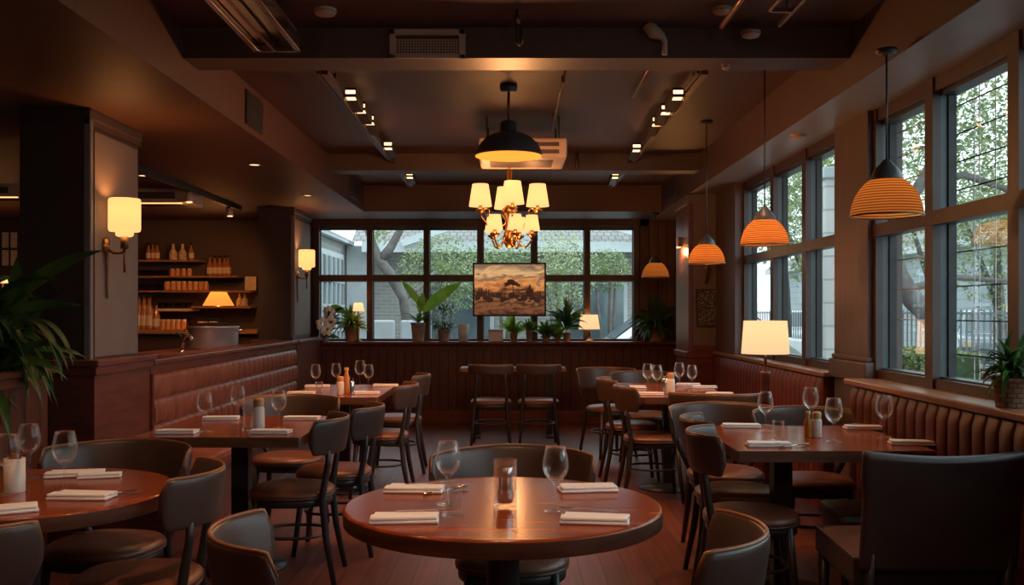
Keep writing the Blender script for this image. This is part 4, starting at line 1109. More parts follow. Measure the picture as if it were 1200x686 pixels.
def orchid():
    r = thing('orchid_plant', 'white orchid with dark leaves at the left end of the back ledge', 'plant', (lx(381), LY, LEDGE))
    pot(r, .06, .10, 'pot_grey')
    rnd = random.Random(3); mb = MB()
    for k in range(80):
        a = rnd.uniform(0, 2 * pi); d = Vector((cos(a) * .9 - .15, sin(a) * .25 - .1, rnd.uniform(.0, 1.3)))
        leaf(mb, (rnd.uniform(-.1, .04), rnd.uniform(-.02, .02), rnd.uniform(.06, .3)), d, rnd.uniform(.16, .34), rnd.uniform(.018, .04), rnd.uniform(.2, 1.2), rnd, 6, .3, 0, Vector((rnd.uniform(-.5, .5), -1, rnd.random())))
    leaf(mb, (.05, -.04, .38), (.8, -.1, .5), .36, .075, 1.5, rnd, 9, .25, 1, Vector((.1, -1, .35)))
    mb.tube([(0, 0, .1), (.02, -.02, .3), (.05, -.04, .42)], .006, 6)
    keep_in(mb, r)
    mb.build('foliage', ['leaf_dark', 'leaf_mid'], r)
    for k, (x, y, z) in enumerate(((-.02, -.09, .22), (.085, -.10, .24), (.04, -.11, .15), (.06, -.07, .36))):
        fl = MB()
        for q in range(5):
            a = 2 * pi * q / 5 + .3; c = Vector((x + .05 * cos(a), y, z + .05 * sin(a)))
            fl.grid(lambda u, v: c + Vector((.036 * cos(2 * pi * u) * v * (1 if q % 2 else .85), -.012 * (1 - v * v),  .036 * sin(2 * pi * u) * v)), 10, 3, closeu=True)
        f = fl.build('flower', 'petal', r)
        MB().lathe([(0, .0), (.009, .004), (.009, .012), (0, .016)], 10, (x, y - .02, z)).build('flower_heart', 'petal_heart', f)
orchid()
ledge_plant('potted_plant', 'fine-leaved plant in a terracotta pot beside the orchid', 412, 9, 19, 'terracotta', 110, 27, 2.0, 21, 'leaf_mid', spread=1.2, droop=1.0, upb=.2)
def bop():
    r = thing('broad_leaf_plant', 'tall plant with one huge bright leaf in a grey pot left of the painting', 'plant', (lx(490), LY, LEDGE))
    pot(r, 8.5 * S_, 22 * S_, 'pot_grey', .8); z = 20 * S_
    rnd = random.Random(8); mb = MB()
    mb.tube([(0, 0, z), (.03, -.02, z + .18), (.10, -.05, z + .32)], .012, 8, mi=0)
    leaf(mb, (.06, -.05, z + .16), (.75, -.12, .66), .62, .085, .15, rnd, 12, .12, 1, Vector((.1, -1, .35)))
    leaf(mb, (.04, -.03, z + .22), (-.55, -.1, .95), .42, .05, .3, rnd, 9, .25, 1, Vector((.1, -1, .35)))
    leaf(mb, (.02, -.03, z + .15), (.15, -.2, 1.), .26, .055, .5, rnd, 9, .2, 1, Vector((.1, -1, .35)))
    for k in range(34):
        a = rnd.uniform(0, 2 * pi); leaf(mb, (0, 0, z + .02), (cos(a) * .6, sin(a) * .3, rnd.uniform(.3, 1.)), rnd.uniform(.16, .34), .02, .8, rnd, 7, .25, 0)
    mb.build('foliage', ['leaf_mid', 'leaf_bright'], r)
bop()
def round_bush(name, label, px, rad, h, potm, cr, cz, n, seed, m, lw=.012, ll=.04):
    r = thing(name, label, 'plant', (lx(px), LY, LEDGE)); pot(r, rad * S_, h * S_, potm, .8)
    rnd = random.Random(seed); mb = MB()
    for k in range(n):
        v = Vector((rnd.gauss(0, 1), rnd.gauss(0, .7), rnd.gauss(0, 1))).normalized() * (rnd.random() ** .4)
        leaf(mb, Vector((v.x * cr * S_, v.y * .10, cz * S_ + v.z * cr * .8 * S_)), v + Vector((0, 0, .2)), ll * rnd.uniform(.7, 1.3), lw, .8, rnd, 4, .2)
    mb.build('foliage', m, r)
round_bush('potted_plant', 'round dark bushy plant in a grey pot just left of the painting', 520, 7, 14, 'pot_grey', 19, 27, 420, 31, 'leaf_dark')
o = MB().lathe([(0, 0), (5.5 * S_, 0), (7 * S_, 20 * S_), (6.4 * S_, 20 * S_), (5 * S_, 2 * S_), (0, 2 * S_)], 24, (lx(543), LY, LEDGE)).build('glass_cup', 'ceramic'); tag(o, 'pale cup standing on the ledge below the painting at its left', 'cup')
def white_box():
    r = thing('storage_box', 'small white lidded box on the ledge under the painting', 'box', (lx(581), LY, LEDGE))
    MB().box(-8 * S_, 8 * S_, -.06, .06, 0, 11 * S_, .004).build('body', 'ceramic', r)
    MB().box(-9 * S_, 9 * S_, -.065, .065, 11 * S_, 14 * S_, .004).build('lid', 'label_paper', r)
white_box()
ledge_plant('potted_plant', 'small yellow-green palm-like plant under the painting', 602, 5, 10, 'terracotta', 50, 24, 2.2, 41, 'leaf_bright', spread=1., droop=.9, upb=.6)
ledge_plant('potted_plant', 'little dark plant in a narrow pot under the right half of the painting', 620, 4, 13, 'pot_grey', 40, 15, 1.7, 42, 'leaf_mid', spread=.6, droop=.5, upb=.7)
ledge_plant('potted_plant', 'low leafy plant right below the painting corner', 640, 5, 6, 'pot_grey', 90, 20, 2.0, 43, 'leaf_mid', spread=.9, droop=.7, upb=.5)
ledge_plant('potted_plant', 'spiky dark plant on a thin stem right of the painting', 664, 5, 10, 'pot_grey', 90, 26, 2.0, 44, 'leaf_dark', spread=1.1, droop=.9, upb=.4, stem=.16)
ledge_plant('potted_plant', 'bright little plant just left of the ledge lamp', 653, 4, 5, 'terracotta', 50, 18, 1.9, 45, 'leaf_bright', spread=.9, droop=.8, upb=.5)
ledge_plant('potted_plant', 'large trailing plant in a terracotta pot at the right end of the back ledge', 768, 10.5, 18, 'terracotta', 170, 40, 2.6, 46, 'leaf_dark', spread=1.3, droop=1.6, upb=.35).location.y -= .045

# ------------------------------------------------------------------ bar
BX = lambda px, y=12.0: (px - CX) * y / F
BZ = lambda py, y=12.0: H - (py - CY) * y / F
def bar():
    shelves = [('top', 160, 236, 305.5), ('second', 160, 282, 324), ('third', 160, 297, 341), ('fourth', 228, 297, 359.5)]
    for nme, a, b, py in shelves:
        z = BZ(py); o = MB().box(BX(a) - .2 if a == 160 else BX(a), BX(b), 11.86, YB - .01, z - .02, z).build('wall_shelf', 'sill_wood'); tag(o, f'{nme} thin wooden shelf on the bar back wall', 'shelf', 'bar shelves')
    z = BZ(362); o = MB().box(BX(185), BX(229), 11.8, YB - .01, z - .03, z).build('wall_shelf', 'label_paper'); tag(o, 'pale short shelf under the fourth bar shelf', 'shelf')
    zc = BZ(386.5, 11.6)
    r = thing('back_counter', 'long counter below the bar shelves', 'counter', (0, 0, 0))
    MB().box(-5.6, -3.0, 11.5, YB - .01, zc - .05, zc, .006).build('worktop', 'sill_wood', r); MB().box(-5.6, -3.0, 11.6, YB - .01, 0, zc - .05).build('cabinet', 'pillar_dark', r)
    r = thing('bar_counter', 'dark bar counter behind the left bench partition', 'counter', (0, 0, 0))
    MB().box(-3.25, -2.58, 6.5, 10.6, .98, 1.03, .006).build('worktop', 'wood_trim', r); MB().box(-3.2, -2.62, 6.5, 10.6, 0, .98).build('cabinet', 'pillar_dark', r)
    b1 = thing('bottle', '', 'bottle')
    MB().lathe([(0, 0), (.036, 0), (.038, .01), (.038, .13), (.014, .18), (.013, .235), (0, .235)], 14).build('body', 'liquor', b1); MB().lathe([(.0385, .03), (.0392, .032), (.0392, .10), (.0385, .102)], 14).build('label_band', 'label_paper', b1); MB().lathe([(.0155, .225), (.017, .228), (.017, .25), (0, .252)], 10).build('cap', 'dark_glass', b1)
    b2 = tag(MB().lathe([(0, 0), (.052, 0), (.055, .01), (.055, .09), (.02, .15), (.016, .20), (.02, .21), (0, .212)], 14).build('decanter', 'liquor_pale'), '', 'bottle')
    j = thing('jar', '', 'jar'); MB().lathe([(0, 0), (.045, 0), (.048, .01), (.048, .10), (.035, .12), (0, .12)], 14).build('body', 'jar_amber', j); MB().lathe([(.038, .118), (.038, .145), (0, .146)], 12).build('lid', 'label_paper', j)
    g = tag(MB().lathe([(0, 0), (.03, 0), (.036, .09), (.034, .09), (.028, .01), (0, .008)], 12).build('shelf_glass', 'bottle_glass'), '', 'glass')
    SB, SD, SJ, SG = Stock(b1), Stock(b2), Stock(j), Stock(g)
    Y = 12.0
    def row(st, pxs, py, label, group, y=Y, sc=None):
        for p in pxs: st.put((BX(p, y), y, BZ(py, y)), 0, label, group, sc)
    row(SB, [174, 179, 184], 305, 'squat amber bottle in the clustered row at the left of the top bar shelf', 'bottle cluster on the top bar shelf', sc=.85)
    row(SD, [203, 214], 305, 'broad pale decanter toward the right of the top bar shelf', 'decanters on the top bar shelf', sc=.95)
    SB.put((BX(224), Y, BZ(305)), 0, 'slim bottle standing alone at the right end of the top bar shelf', 'bottles on the bar shelves', .85)
    row(SB, [246, 252, 257.5, 263, 267], 323.5, 'tall bottle in the group at the right end of the second bar shelf', 'tall bottles on the second bar shelf', sc=1.0)
    row(SG, [164, 170, 176, 182, 188, 194], 323.5, 'dim glass in the left row on the second bar shelf', 'glasses on the second bar shelf', sc=.8)
    row(SJ, [202, 208, 215, 222], 323.5, 'small jar at the middle of the second bar shelf', 'small jars on the second bar shelf', sc=.62)
    row(SJ, [196, 203, 209.5, 215.5, 222.5, 229, 235.5, 241], 340.5, 'amber jar with pale lid in the row on the third bar shelf', 'amber jars on the third bar shelf', sc=.78)
    row(SG, [164, 170, 177, 184, 190], 340.5, 'dim glass left of the amber jars on the third bar shelf', 'glasses on the third bar shelf', sc=.9)
    row(SG, [188, 194, 200, 206, 212, 218, 224], 361.5, 'upside small glass on the pale short bar shelf', 'glasses on the pale short shelf', sc=.75)
    row(SD, [281, 287], 359, 'round bottle beside the amber lamp at the right end of the fourth bar shelf', 'round bottles on the fourth bar shelf', sc=.75)
    row(SB, [163, 169, 175], 386.5, 'large bottle at the left end of the back counter', 'large bottles on the back counter', y=11.75, sc=1.7)
    SB.put((BX(183, 11.75), 11.75, BZ(386.5, 11.75)), 0, 'dark bottle right of the large bottles on the back counter', 'bottles on the bar shelves', 1.3)
    row(SJ, [191, 197, 203, 209, 215], 386.5, 'amber jar in the row on the back counter', 'amber jars on the back counter', y=11.75, sc=.85)
    row(SG, [221, 227, 232], 386.5, 'pale glass at the right of the amber jars on the back counter', 'glasses on the back counter', y=11.75, sc=1.1)
    for k in range(4):
        o = MB().box(-.09, .09, -.1, .1, 0, .022, .003).build('plate_box', 'label_paper'); o.location = (BX(244, 11.7), 11.7, BZ(386.5, 11.6) + k * .023 + .001); tag(o, ['lowest', 'second lowest', 'second highest', 'highest'][k] + ' flat tray of the small stack on the back counter', 'tray', 'trays on the back counter')
    o = MB().box(-.07, .07, -.02, .02, 0, .17, .004).build('menu_card', 'label_paper'); o.location = (BX(294), Y, BZ(340.5)); tag(o, 'pale upright card at the right end of the third bar shelf', 'card')
    # steel pot on the bar counter
    p = at(270, 403, 9.4); r = thing('stock_pot', 'polished steel pot with dark lid on the bar counter', 'pot', (-2.84, 9.3, 1.03))
    MB().lathe([(0, 0), (.225, 0), (.23, .01), (.23, .2), (.24, .205), (.24, .215), (.22, .215), (0, .21)], 36).build('body', 'pot_steel', r)
    MB().lathe([(.235, .215), (.2, .235), (.08, .25), (0, .252)], 36).build('lid', 'black_metal', r)
    MB().tube([(-.05, 0, .25), (-.04, 0, .285), (.04, 0, .285), (.05, 0, .25)], .008, 8).build('lid_handle', 'black_metal', r)
    for s in (-1, 1): MB().tube([(s * .23, -.05, .17), (s * .27, -.04, .175), (s * .27, .04, .175), (s * .23, .05, .17)], .008, 8).build('handle', 'steel', r)
    r = thing('beer_tap', 'curved chrome tap beside the steel pot on the bar counter', 'tap', (-2.8, 8.3, 1.03))
    MB().tube([(0, 0, 0), (0, 0, .10), (.02, 0, .145), (.06, 0, .15), (.085, 0, .11)], .016, 10).build('spout', 'steel', r); MB().lathe([(0, 0), (.04, 0), (.04, .012), (0, .015)], 16).build('base', 'steel', r); MB().tube([(0, 0, .13), (-.05, 0, .18)], .009, 8).build('handle', 'black_metal', r)
bar()
# framed prints far left behind the pillar
k = 0
for (px, py) in ((3, 281), (13, 281), (3, 302), (13, 302)):
    c = at(px, py, 12.1); s = 12.1 / F; r = thing('framed_print', ['upper left', 'upper right', 'lower left', 'lower right'][k] + ' small framed print on the wall beyond the near left pillar', 'picture', (c.x, YB - .02, c.z), 0, 'framed prints beyond the left pillar'); k += 1
    MB().box(-4.6 * s, 4.6 * s, 0, .018, -10 * s, 10 * s).build('frame', 'black_metal', r); MB().box(-3.8 * s, 3.8 * s, -.004, .0, -9 * s, 9 * s).build('print', 'label_paper', r)
ac_box('ceiling_unit', 'dark ceiling unit with glowing strip left of the near pillar', 'air unit', -3.95, 7.2, ZS - .30, .7, .3, .10)
table_lamp('small cream lamp at the far left edge beyond the near pillar', 3, 332, 10.5, 8, 12, 8, .3, power=4.)
o = MB().box(-6.2, -5.2, 10.3, 10.9, 0, at(3, 332, 10.5).z - .3).build('side_cabinet', 'pillar_dark'); tag(o, 'dark cabinet under the lamp at the far left edge', 'cabinet')

# ------------------------------------------------------------------ outside
mat('asphalt', (.16, .16, .16), .9, var=.1)
mat('pavement', (.24, .24, .23), .9, var=.1)
bricks('brick_grey', (.36, .33, .31), (.29, .27, .26), (.40, .385, .37), .9, 1., ratio=(.22, .075), mortar=.010, axes='XZ')
bricks('brick_grey_side', (.27, .25, .24), (.22, .205, .2), (.31, .3, .29), .9, 1., ratio=(.3, .1), mortar=.012, axes='YZ')
bricks('brick_white', (.66, .64, .60), (.60, .58, .55), (.40, .39, .37), .9, 1., ratio=(.9, .3), mortar=.014, axes='YZ')
bricks('siding', (.36, .40, .41), (.33, .37, .38), (.22, .24, .25), .9, 1., ratio=(8., .3), mortar=.014, axes='YZ')
bricks('brick_red', (.34, .16, .12), (.28, .13, .1), (.3, .27, .25), .9, 1., ratio=(.3, .1), mortar=.01, axes='YZ')
bricks('shingle', (.27, .25, .245), (.21, .195, .19), (.13, .115, .11), .9, 1., ratio=(.14, .18), mortar=.014, axes='XY')
mat('white_paint', (.50, .53, .55), .6, var=.05)
mat('grey_paint', (.30, .31, .31), .7, var=.08)
mat('dark_pane', (.10, .13, .145), .15, var=.4, scale=1.5)
mat('bark', (.15, .13, .12), .9, var=.3, scale=9, bump=.4)
mat('bark_dark', (.11, .10, .09), .9, var=.3, scale=9, bump=.4)
mat('fence_paint', (.15, .16, .17), .5, var=.05)
mat('car_silver', (.17, .21, .24), .25, metal=.4, var=.03, coat=.6)
mat('car_pale', (.60, .62, .62), .25, metal=.3, var=.03, coat=.6)
mat('rubber', (.02, .02, .02), .8)
mat('head_light', (.8, .6, .4), .2)
gr = MB().box(-40, 2.0, 12.6, 70, -.3, -.02).build('ground', 'pavement'); tag(gr, kind='structure')
gr = MB().box(2.4, 70, -10, 70, -.3, -.02).build('ground_street', 'asphalt'); tag(gr, kind='structure')
def back_building():
    r = thing('brick_building', 'grey brick building with shingled roof and white eaves beyond the back window', 'building', (0, 20, 0))
    MB().box(-3.0, 4.0, 0, 6, -.02, 2.75).build('wall', 'brick_grey', r)
    MB().prism([(-2.9, -1.0), (4.4, -1.0), (4.4, -.85), (-2.9, -.85)], 2.56, 2.76).build('eave', 'white_paint', r)
    MB().poly([(-3.1, -1., 2.76), (4.4, -1., 2.76), (4.4, 6, 6.2), (-7, 6, 6.2), (-7, .2, 3.35), (-3.1, .2, 3.35)]).build('roof', 'shingle', r)
    for x0, x1, z0, z1 in ((1.15, 2.35, .7, 1.95), (2.8, 4.6, .3, 2.05), (-1.6, -.4, .6, 1.9)):
        w = MB().box(x0 - .08, x1 + .08, -.06, .0, z0 - .08, z1 + .08).build('window', 'white_paint', r); MB().box(x0, x1, -.08, -.05, z0, z1).build('pane', 'dark_pane', w)
    # raking gable boards
    def rake(a, b): 
        a, b = Vector(a), Vector(b); d = (b - a) / 2; u = Vector((0, 1, 0)).cross(d).normalized()
        MB().obox((a + b) / 2, d, (0, .05, 0), u * .07).build('rake_board', 'white_paint', r)
    rake((-2.1, -1.1, 2.72), (-.4, -1.1, 3.3)); rake((1.55, -1.1, 3.2), (3.2, -1.1, 2.7))
back_building()
def wing():
    r = thing('building_wing', 'near brick wing with a large barred window at the left of the back window', 'building', (-3.3, 13.4, 0))
    mb = MB(); mb.box(-3, 0, 0, 6.4, -.02, 2.8); mb.build('wall', 'brick_grey_side', r)
    MB().box(-.1, .12, -.1, 6.5, 2.74, 2.82).build('eave', 'white_paint', r)
    MB().poly([(.14, -.2, 2.82), (.14, 6.5, 2.82), (-3, 6.5, 4.2), (-3, -.2, 4.2)]).build('roof', 'shingle', r)
    w = MB().box(0, .05, 1.8, 5.6, .5, 2.5).build('window', 'white_paint', r); MB().box(.04, .06, 1.9, 5.5, .6, 2.4).build('pane', 'dark_pane', w)
    mb = MB()
    for k in range(1, 8): y = 1.9 + 3.6 * k / 8; mb.box(.05, .09, y - .025, y + .025, .6, 2.4)
    for z in (1.05, 1.5, 1.95): mb.box(.05, .09, 1.9, 5.5, z - .025, z + .025)
    mb.build('bars', 'white_paint', w)
    MB().box(.02, .5, 6.1, 6.5, -.02, 2.72).build('column', 'white_paint', r)
wing()
def foliage_cloud(mb, c, rad, n, rnd, size, mi=0):
    c = Vector(c)
    for k in range(n):
        v = Vector((rnd.gauss(0, 1), rnd.gauss(0, 1), rnd.gauss(0, 1))).normalized() * (rnd.random() ** .45)
        p = c + Vector((v.x * rad[0], v.y * rad[1], v.z * rad[2]))
        u = Vector((rnd.uniform(-1, 1), rnd.uniform(-1, 1), rnd.uniform(-.6, .8))).normalized(); w = u.cross(Vector((rnd.uniform(-1, 1), rnd.uniform(-1, 1), 1))).normalized()
        s = size * rnd.uniform(.6, 1.3)
        mb.poly([p - u * s, p + w * s * .5, p + u * s, p - w * s * .5], mi)
def tree(name, label, trunk, crowns, m, seed, size=.07, bark='bark', cat='tree', base=None):
    rnd = random.Random(seed)
    base = Vector(base or trunk[0][0][0]); r = thing(name, label, cat, base)
    mb = MB()
    for pts, rs in trunk: mb.tube([Vector(p) - base for p in pts], rs, 10)
    mb.build('trunk', bark, r)
    mb = MB()
    for c, rad, n in crowns: foliage_cloud(mb, Vector(c) - base, rad, n, rnd, size)
    mb.build('foliage', m, r)
    return r
y = 15.2
tree('street_tree', 'forked grey tree leaning past the back window second pane', [
    ([(-1.55, y, 0), at(479, 392, y), at(473, 350, y), at(456, 320, y), at(443, 303, y), at(437, 285, y), at(428, 262, y)], [.12, .085, .08, .085, .08, .06, .05]),
    ([at(445, 306, y), at(458, 290, y), at(470, 268, y), at(475, 240, y)], [.075, .07, .055, .04]),
    ([at(474, 350, y), at(495, 335, y + .3), at(510, 318, y + .5)], [.05, .03, .02])],
    [(at(450, 225, y), (1.2, .8, .5), 500), (at(448, 268, y + .6), (.25, .3, .25), 60)], 'leaf_tree_pale', 51)
def shrub(label, px, py, y, rx, rz, n, m, seed, size=.034, h0=0.):
    c = at(px, py, y); r = thing('shrub', label, 'shrub', (c.x, c.y, 0)); rnd = random.Random(seed); mb = MB()
    foliage_cloud(mb, (0, 0, c.z), (rx, rx * .7, rz), n, rnd, size); mb.build('foliage', m, r)
    mb = MB()
    for k in range(5): a = rnd.uniform(0, 2 * pi); mb.tube([(.05 * cos(a), .05 * sin(a), -.02), (.2 * cos(a), .2 * sin(a), c.z * .7), (.45 * rx * cos(a), .4 * rx * sin(a), c.z)], [.04, .03, .015], 7)
    mb.build('stems', 'bark', r)
shrub('large green shrub behind the panes left of the painting', 520, 322, 16.6, .85, .7, 3600, 'leaf_tree', 61)
shrub('green shrub behind the painting and the chandelier', 590, 310, 18.3, .7, .6, 2000, 'leaf_tree', 62)
shrub('pale green small tree behind the panes right of the painting', 657, 322, 17.9, .68, .85, 3200, 'leaf_tree_pale', 63)
shrub('green shrub behind the rightmost pane of the back window', 712, 318, 18.6, .5, .45, 1500, 'leaf_tree', 64)
def car(label, loc, rz, m, name='parked_car'):
    r = thing(name, label, 'car', loc, rz)
    side = [(-2.1, .35), (-2.1, .72), (-1.95, .86), (-1.45, .93), (-.85, 1.36), (-.1, 1.45), (.75, 1.42), (1.25, 1.02), (1.95, .92), (2.1, .72), (2.1, .35)]
    mb = MB(); n = len(side)
    def w(z): return .86 if z < .95 else .86 - (z - .95) * .42
    L_ = [mb.bm.verts.new((x, -w(z), z)) for x, z in side]; R_ = [mb.bm.verts.new((x, w(z), z)) for x, z in side]
    mb.bm.faces.new(L_); mb.bm.faces.new(R_[::-1])
    for k in range(n): mb.bm.faces.new((L_[k], L_[(k + 1) % n], R_[(k + 1) % n], R_[k]))
    b = mb.build('body', m, r); b.modifiers.new('bev', 'BEVEL').width = .06; b.modifiers['bev'].segments = 3
    for s in (-1, 1):
        f = lambda x, z: (x, s * (w(z) + .006), z)
        MB().poly([f(-1.2, .98), f(-.78, 1.31), f(-.15, 1.37), f(-.15, .98)]).poly([f(-.07, .98), f(-.07, 1.375), f(.7, 1.34), f(1.08, 1.0)]).build('side_window', 'dark_pane', r)
        for x in (-1.3, 1.3):
            q = MB().lathe([(0, -.1), (.2, -.1), (.31, -.08), (.33, 0), (.31, .08), (.2, .1), (0, .1)], 22).build('wheel', 'rubber', r); q.rotation_euler = (pi / 2, 0, 0); q.location = (x, s * .78, .33)
            h = MB().lathe([(0, .105), (.19, .103), (.19, .09)], 16).build('hub_cap', 'steel', q)
        MB().box(-2.12, -1.98, s * .72 - .12, s * .72 + .12, .66, .8, .02).build('head_light', 'head_light', r)
    MB().poly([(-1.41, -.72, .975), (-.88, -.6, 1.375), (-.88, .6, 1.375), (-1.41, .72, .975)]).build('windscreen', 'dark_pane', r)
    MB().poly([(1.22, -.72, 1.06), (.79, -.6, 1.42), (.79, .6, 1.42), (1.22, .72, 1.06)]).build('rear_window', 'dark_pane', r)
car('pale silver car parked beyond the right end of the back window', (3.1, 16.3, -.02), 0, 'car_pale')
def patio_chair():
    r = thing('patio_chair', '', 'chair')
    MB().box(-.17, .17, .2, .26, .42, .88, .03).build('backrest', 'white_paint', r); MB().box(-.18, .18, -.24, .22, .38, .46, .03).build('seat', 'white_paint', r)
    for sx in (-1, 1):
        for sy in (-1, 1): MB().tube([(sx * .15, sy * .2, .4), (sx * .16, sy * .22, 0)], .015, 8).build('leg', 'white_paint', r)
    return r
PC = Stock(patio_chair())
dk = MB().box(-4, 1.2, 12.6, 15, -.02, .38).build('terrace_step', 'pavement'); tag(dk, kind='structure')
PC.put((at(447, 380, 14.2).x, 14.2, .38), 0, 'white patio chair outside, left of the leaning tree trunk', 'white patio chairs')
PC.put((at(481, 380, 14.2).x, 14.2, .38), 0, 'white patio chair outside, right of the leaning tree trunk', 'white patio chairs')
# right side street
def pos(px, y): return (px - CX) * y / F
def right_building():
    r = thing('siding_building', 'pale building with siding across the street on the right', 'building', (15, 10, 0))
    MB().box(0, 6, 0, 45, -.02, 3.6).build('wall', 'siding', r)
    MB().box(-.5, 0.1, -.2, 45, 3.5, 3.75).build('eave', 'white_paint', r)
    MB().poly([(-.5, -.2, 3.75), (-.5, 45, 3.75), (6, 45, 6.5), (6, -.2, 6.5)]).build('roof', 'shingle', r)
    for k in range(6):
        y = 15 + k * 4.5; w = MB().box(-.06, 0, y - .1, y + 1.3, .7, 2.8).build('window', 'white_paint', r); MB().box(-.08, -.05, y, y + 1.2, .8, 2.7).build('pane', 'dark_pane', w)
right_building()
def fence():
    r = thing('railing_fence', 'pale metal railing fence on a low wall along the street', 'fence', (7.6, 12, 0))
    MB().box(-.12, .12, 0, 20, -.02, .42).build('base_wall', 'brick_red', r)
    MB().box(-.02, .02, 0, 20, 1.34, 1.38).build('rail', 'fence_paint', r); MB().box(-.02, .02, 0, 20, .55, .59).build('rail', 'fence_paint', r)
    pk = None
    for k in range(96):
        y = .1 + k * .2
        if pk is None: pk = MB().box(-.012, .012, -.012, .012, .42, 1.42).build('picket', 'fence_paint', r); o = pk
        else: o = pk.copy(); COL.objects.link(o)
        o.location = (0, y, 0)
fence()
def hedge():
    c = Vector((6.6, 16.2, 0)); r = thing('clipped_hedge', 'clipped green hedge outside the near right window', 'hedge', c); rnd = random.Random(71); mb = MB()
    for k in range(5000):
        p = Vector((rnd.uniform(-.45, .45), rnd.uniform(-1.9, 2.4), rnd.uniform(.0, .78)))
        e = rnd.randrange(3)
        if e == 0: p.x = -.45 + rnd.random() * .06
        if e == 1: p.z = .78 - rnd.random() * .06
        u = Vector((rnd.uniform(-1, 1), rnd.uniform(-1, 1), rnd.uniform(-.5, 1))).normalized() * .045; w = u.cross(Vector((rnd.uniform(-1, 1), .3, 1))).normalized() * .022
        mb.poly([p - u, p + w, p + u, p - w])
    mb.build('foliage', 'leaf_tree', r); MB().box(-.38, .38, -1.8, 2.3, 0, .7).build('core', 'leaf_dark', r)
hedge()
car('silver car parked beyond the railing fence on the right', (pos(1165, 22.), 22., -.02), 70 * D, 'car_silver')
car('pale car farther up the street seen through the far right window', (pos(935, 30.), 30., -.02), 80 * D, 'car_pale')
y = 11.5
tree('street_tree', 'big grey tree with curved trunk outside the near right window', [
    ([(pos(1104, y), y, 0), at(1103, 410, y), at(1094, 376, y), at(1070, 352, y), at(1052, 322, y), at(1044, 290, y), at(1052, 250, y), at(1075, 222, y), at(1092, 190, y), at(1088, 150, y)], [.13, .125, .12, .12, .115, .11, .09, .07, .055, .04]),
    ([at(1060, 240, y), at(1020, 210, y), at(985, 190, y + .6)], [.06, .045, .03]),
    ([at(1080, 215, y), at(1130, 205, y), at(1180, 222, y), at(1215, 250, y)], [.05, .045, .035, .02]),
    ([at(1060, 340, y), at(1120, 325, y + .5), at(1190, 330, y + .8)], [.05, .04, .02])],
    [(at(1070, 130, y), (1.1, 1.0, .8), 2850), (at(1160, 150, y + .3), (1.1, 1.0, .9), 2850), (at(1180, 250, y + 1.), (.8, .7, .5), 1330), (at(985, 150, y + 1.5), (.9, 1., .7), 1710)], 'leaf_tree', 81, .036)
k = 0
for px, py, yy, rx, rz, n, lab, m in (
    (925, 235, 20, 1.3, 1.5, 1700, 'leafy tree seen through the leftmost panes of the far right window', 'leaf_tree_pale'),
    (965, 250, 17, .9, 1.6, 1300, 'slender leafy tree beside the white brick column outside', 'leaf_tree'),
    (1110, 235, 19, 2.2, 1.5, 2200, 'broad tree behind the fence outside the near right window', 'leaf_tree_pale'),
    (1195, 270, 17, 1.4, 1.6, 1500, 'tree at the right edge behind the parked silver car', 'leaf_tree'),
    (1010, 215, 24, 2.0, 2.0, 1500, 'distant pale tree behind the pier between the right windows', 'leaf_tree_pale')):
    c = at(px, py, yy); k += 1
    tree('street_tree', lab, [([(c.x + .3, yy + 1.2, 0), (c.x + .25, yy + 1.2, c.z * .5), (c.x, yy + .8, c.z)], [.14, .11, .06]), ([(c.x + .25, yy + 1.2, c.z * .5), (c.x - .7, yy + .6, c.z + .3)], [.07, .03]), ([(c.x, yy + .8, c.z), (c.x + .7, yy + .4, c.z + .8)], [.05, .02])], [(c, (rx, rx, rz), int(n * 2.2))], m, 90 + k, .05, 'bark_dark')
def column():
    yy = 12.6; x = pos(976, yy); r = thing('brick_column', 'white brick column outside the far right window', 'column', (x, yy, 0))
    MB().box(-.13, .13, -.13, .13, -.02, 3.1).build('shaft', 'brick_white', r); MB().box(-.18, .18, -.18, .18, 3.1, 3.25, .02).build('cap', 'white_paint', r); MB().box(-.17, .17, -.17, .17, -.02, .3, .02).build('base', 'white_paint', r)
column()
# ------------------------------------------------------------------ light and camera
w = bpy.data.worlds.new('sky'); SC.world = w; w.use_nodes = True
N, L = w.node_tree.nodes, w.node_tree.links
bg = N['Background']; tc = N.new('ShaderNodeTexCoord'); no = N.new('ShaderNodeTexNoise'); no.inputs['Scale'].default_value = 3; no.inputs['Detail'].default_value = 4
rp = N.new('ShaderNodeValToRGB'); rp.color_ramp.elements[0].color = (.50, .70, .78, 1); rp.color_ramp.elements[1].color = (.80, .95, .98, 1)
L.new(tc.outputs['Generated'], no.inputs['Vector']); L.new(no.outputs['Fac'], rp.inputs['Fac']); L.new(rp.outputs['Color'], bg.inputs['Color'])
bg.inputs['Strength'].default_value = 1.75
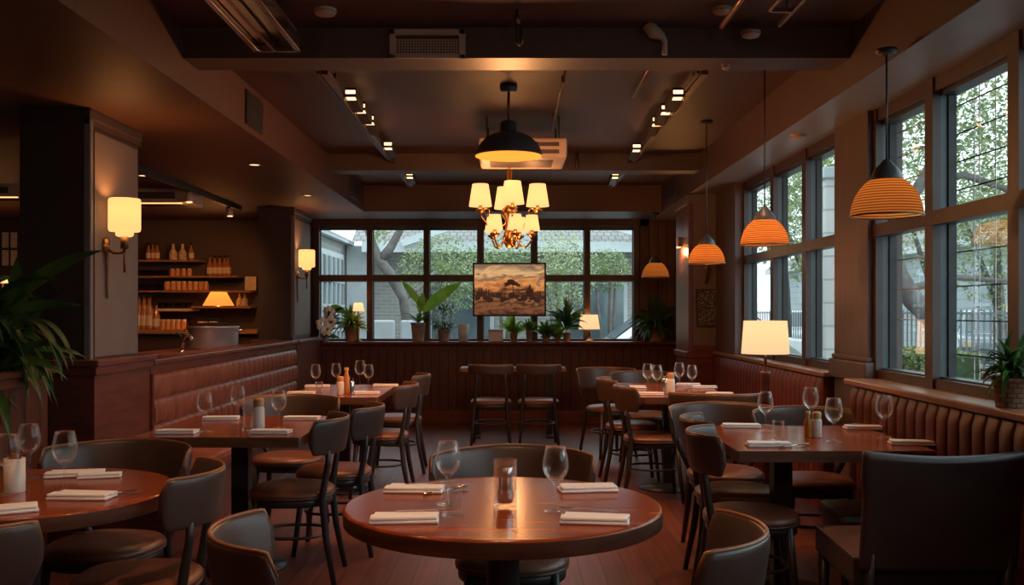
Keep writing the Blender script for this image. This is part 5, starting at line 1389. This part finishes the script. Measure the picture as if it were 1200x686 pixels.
# warm fill lamps added over tables, aisle and bar to brighten the room
def fill_lamp(label, x, y, z, p, size=95):
    r = thing('fill_downlight', label, 'fill_lamp', (x, y, z), 0, 'added fill lamps in the ceiling')
    MB().lathe([(.06, 0), (.06, -.006), (.045, -.008), (.044, 0)], 24).build('ring', 'bronze', r); MB().lathe([(0, -.001), (.044, -.002)], 20).build('lens', 'spot_glow', r)
    spot((x, y, z - .03), (x, y + .01, 0), p, size, .8, (1., .5, .25), .05)
fill_lamp('added fill lamp in the ceiling above the centre table', 0.0, 2.6, ZC, 42)
fill_lamp('added fill lamp in the ceiling above the left round table', -1.45, 2.9, ZC, 26)
fill_lamp('added fill lamp in the ceiling above the right square table', 1.3, 5.4, ZC, 24)
fill_lamp('added fill lamp in the ceiling above the left square table', -1.35, 5.1 + .5, ZC, 24)
fill_lamp('added fill lamp in the ceiling behind the camera', 0., .3, ZC, 30)
fill_lamp('added fill lamp in the bar ceiling near the bar track', -2.75 - .35, 8.2, ZS, 30)
fill_lamp('added fill lamp in the bar ceiling above the tufted bench', -2.0, 7.6, ZS, 18)
fill_lamp('added fill lamp in the low ceiling beside the far left pillar', -2.0, 9.6, ZS, 12)

for lab, x, y_ in (('added opal fill globe on the ceiling behind the camera, left', -1.2, -.9), ('added opal fill globe on the ceiling behind the camera, right', 1.1, -.9)):  # unseen globes added to brighten the room from behind
    r = thing('fill_globe', lab, 'lamp', (x, y_, ZC), 0, 'added fill globes behind the camera')
    MB().lathe([(0, -.16), (.09, -.13), (.13, -.04), (.12, 0), (0, 0)], 24).build('globe', 'shade_sconce', r)
    point((x, y_, 2.55), 9, (1., .42, .18), .12)
cam = bpy.data.cameras.new('camera'); co = bpy.data.objects.new('camera', cam); COL.objects.link(co); SC.camera = co
co.location = (0, 0, H); co.rotation_euler = (pi / 2, 0, 0)
cam.sensor_width = 36; cam.lens = F / 1200 * 36
cam.shift_x = 3 / 1200; cam.shift_y = (366 - 343) / 1200
cam.clip_start = .05; cam.clip_end = 200
SC.view_settings.view_transform = 'Standard'
SC.view_settings.look = 'None'
SC.view_settings.exposure = .95
SC.view_settings.gamma = 1.08
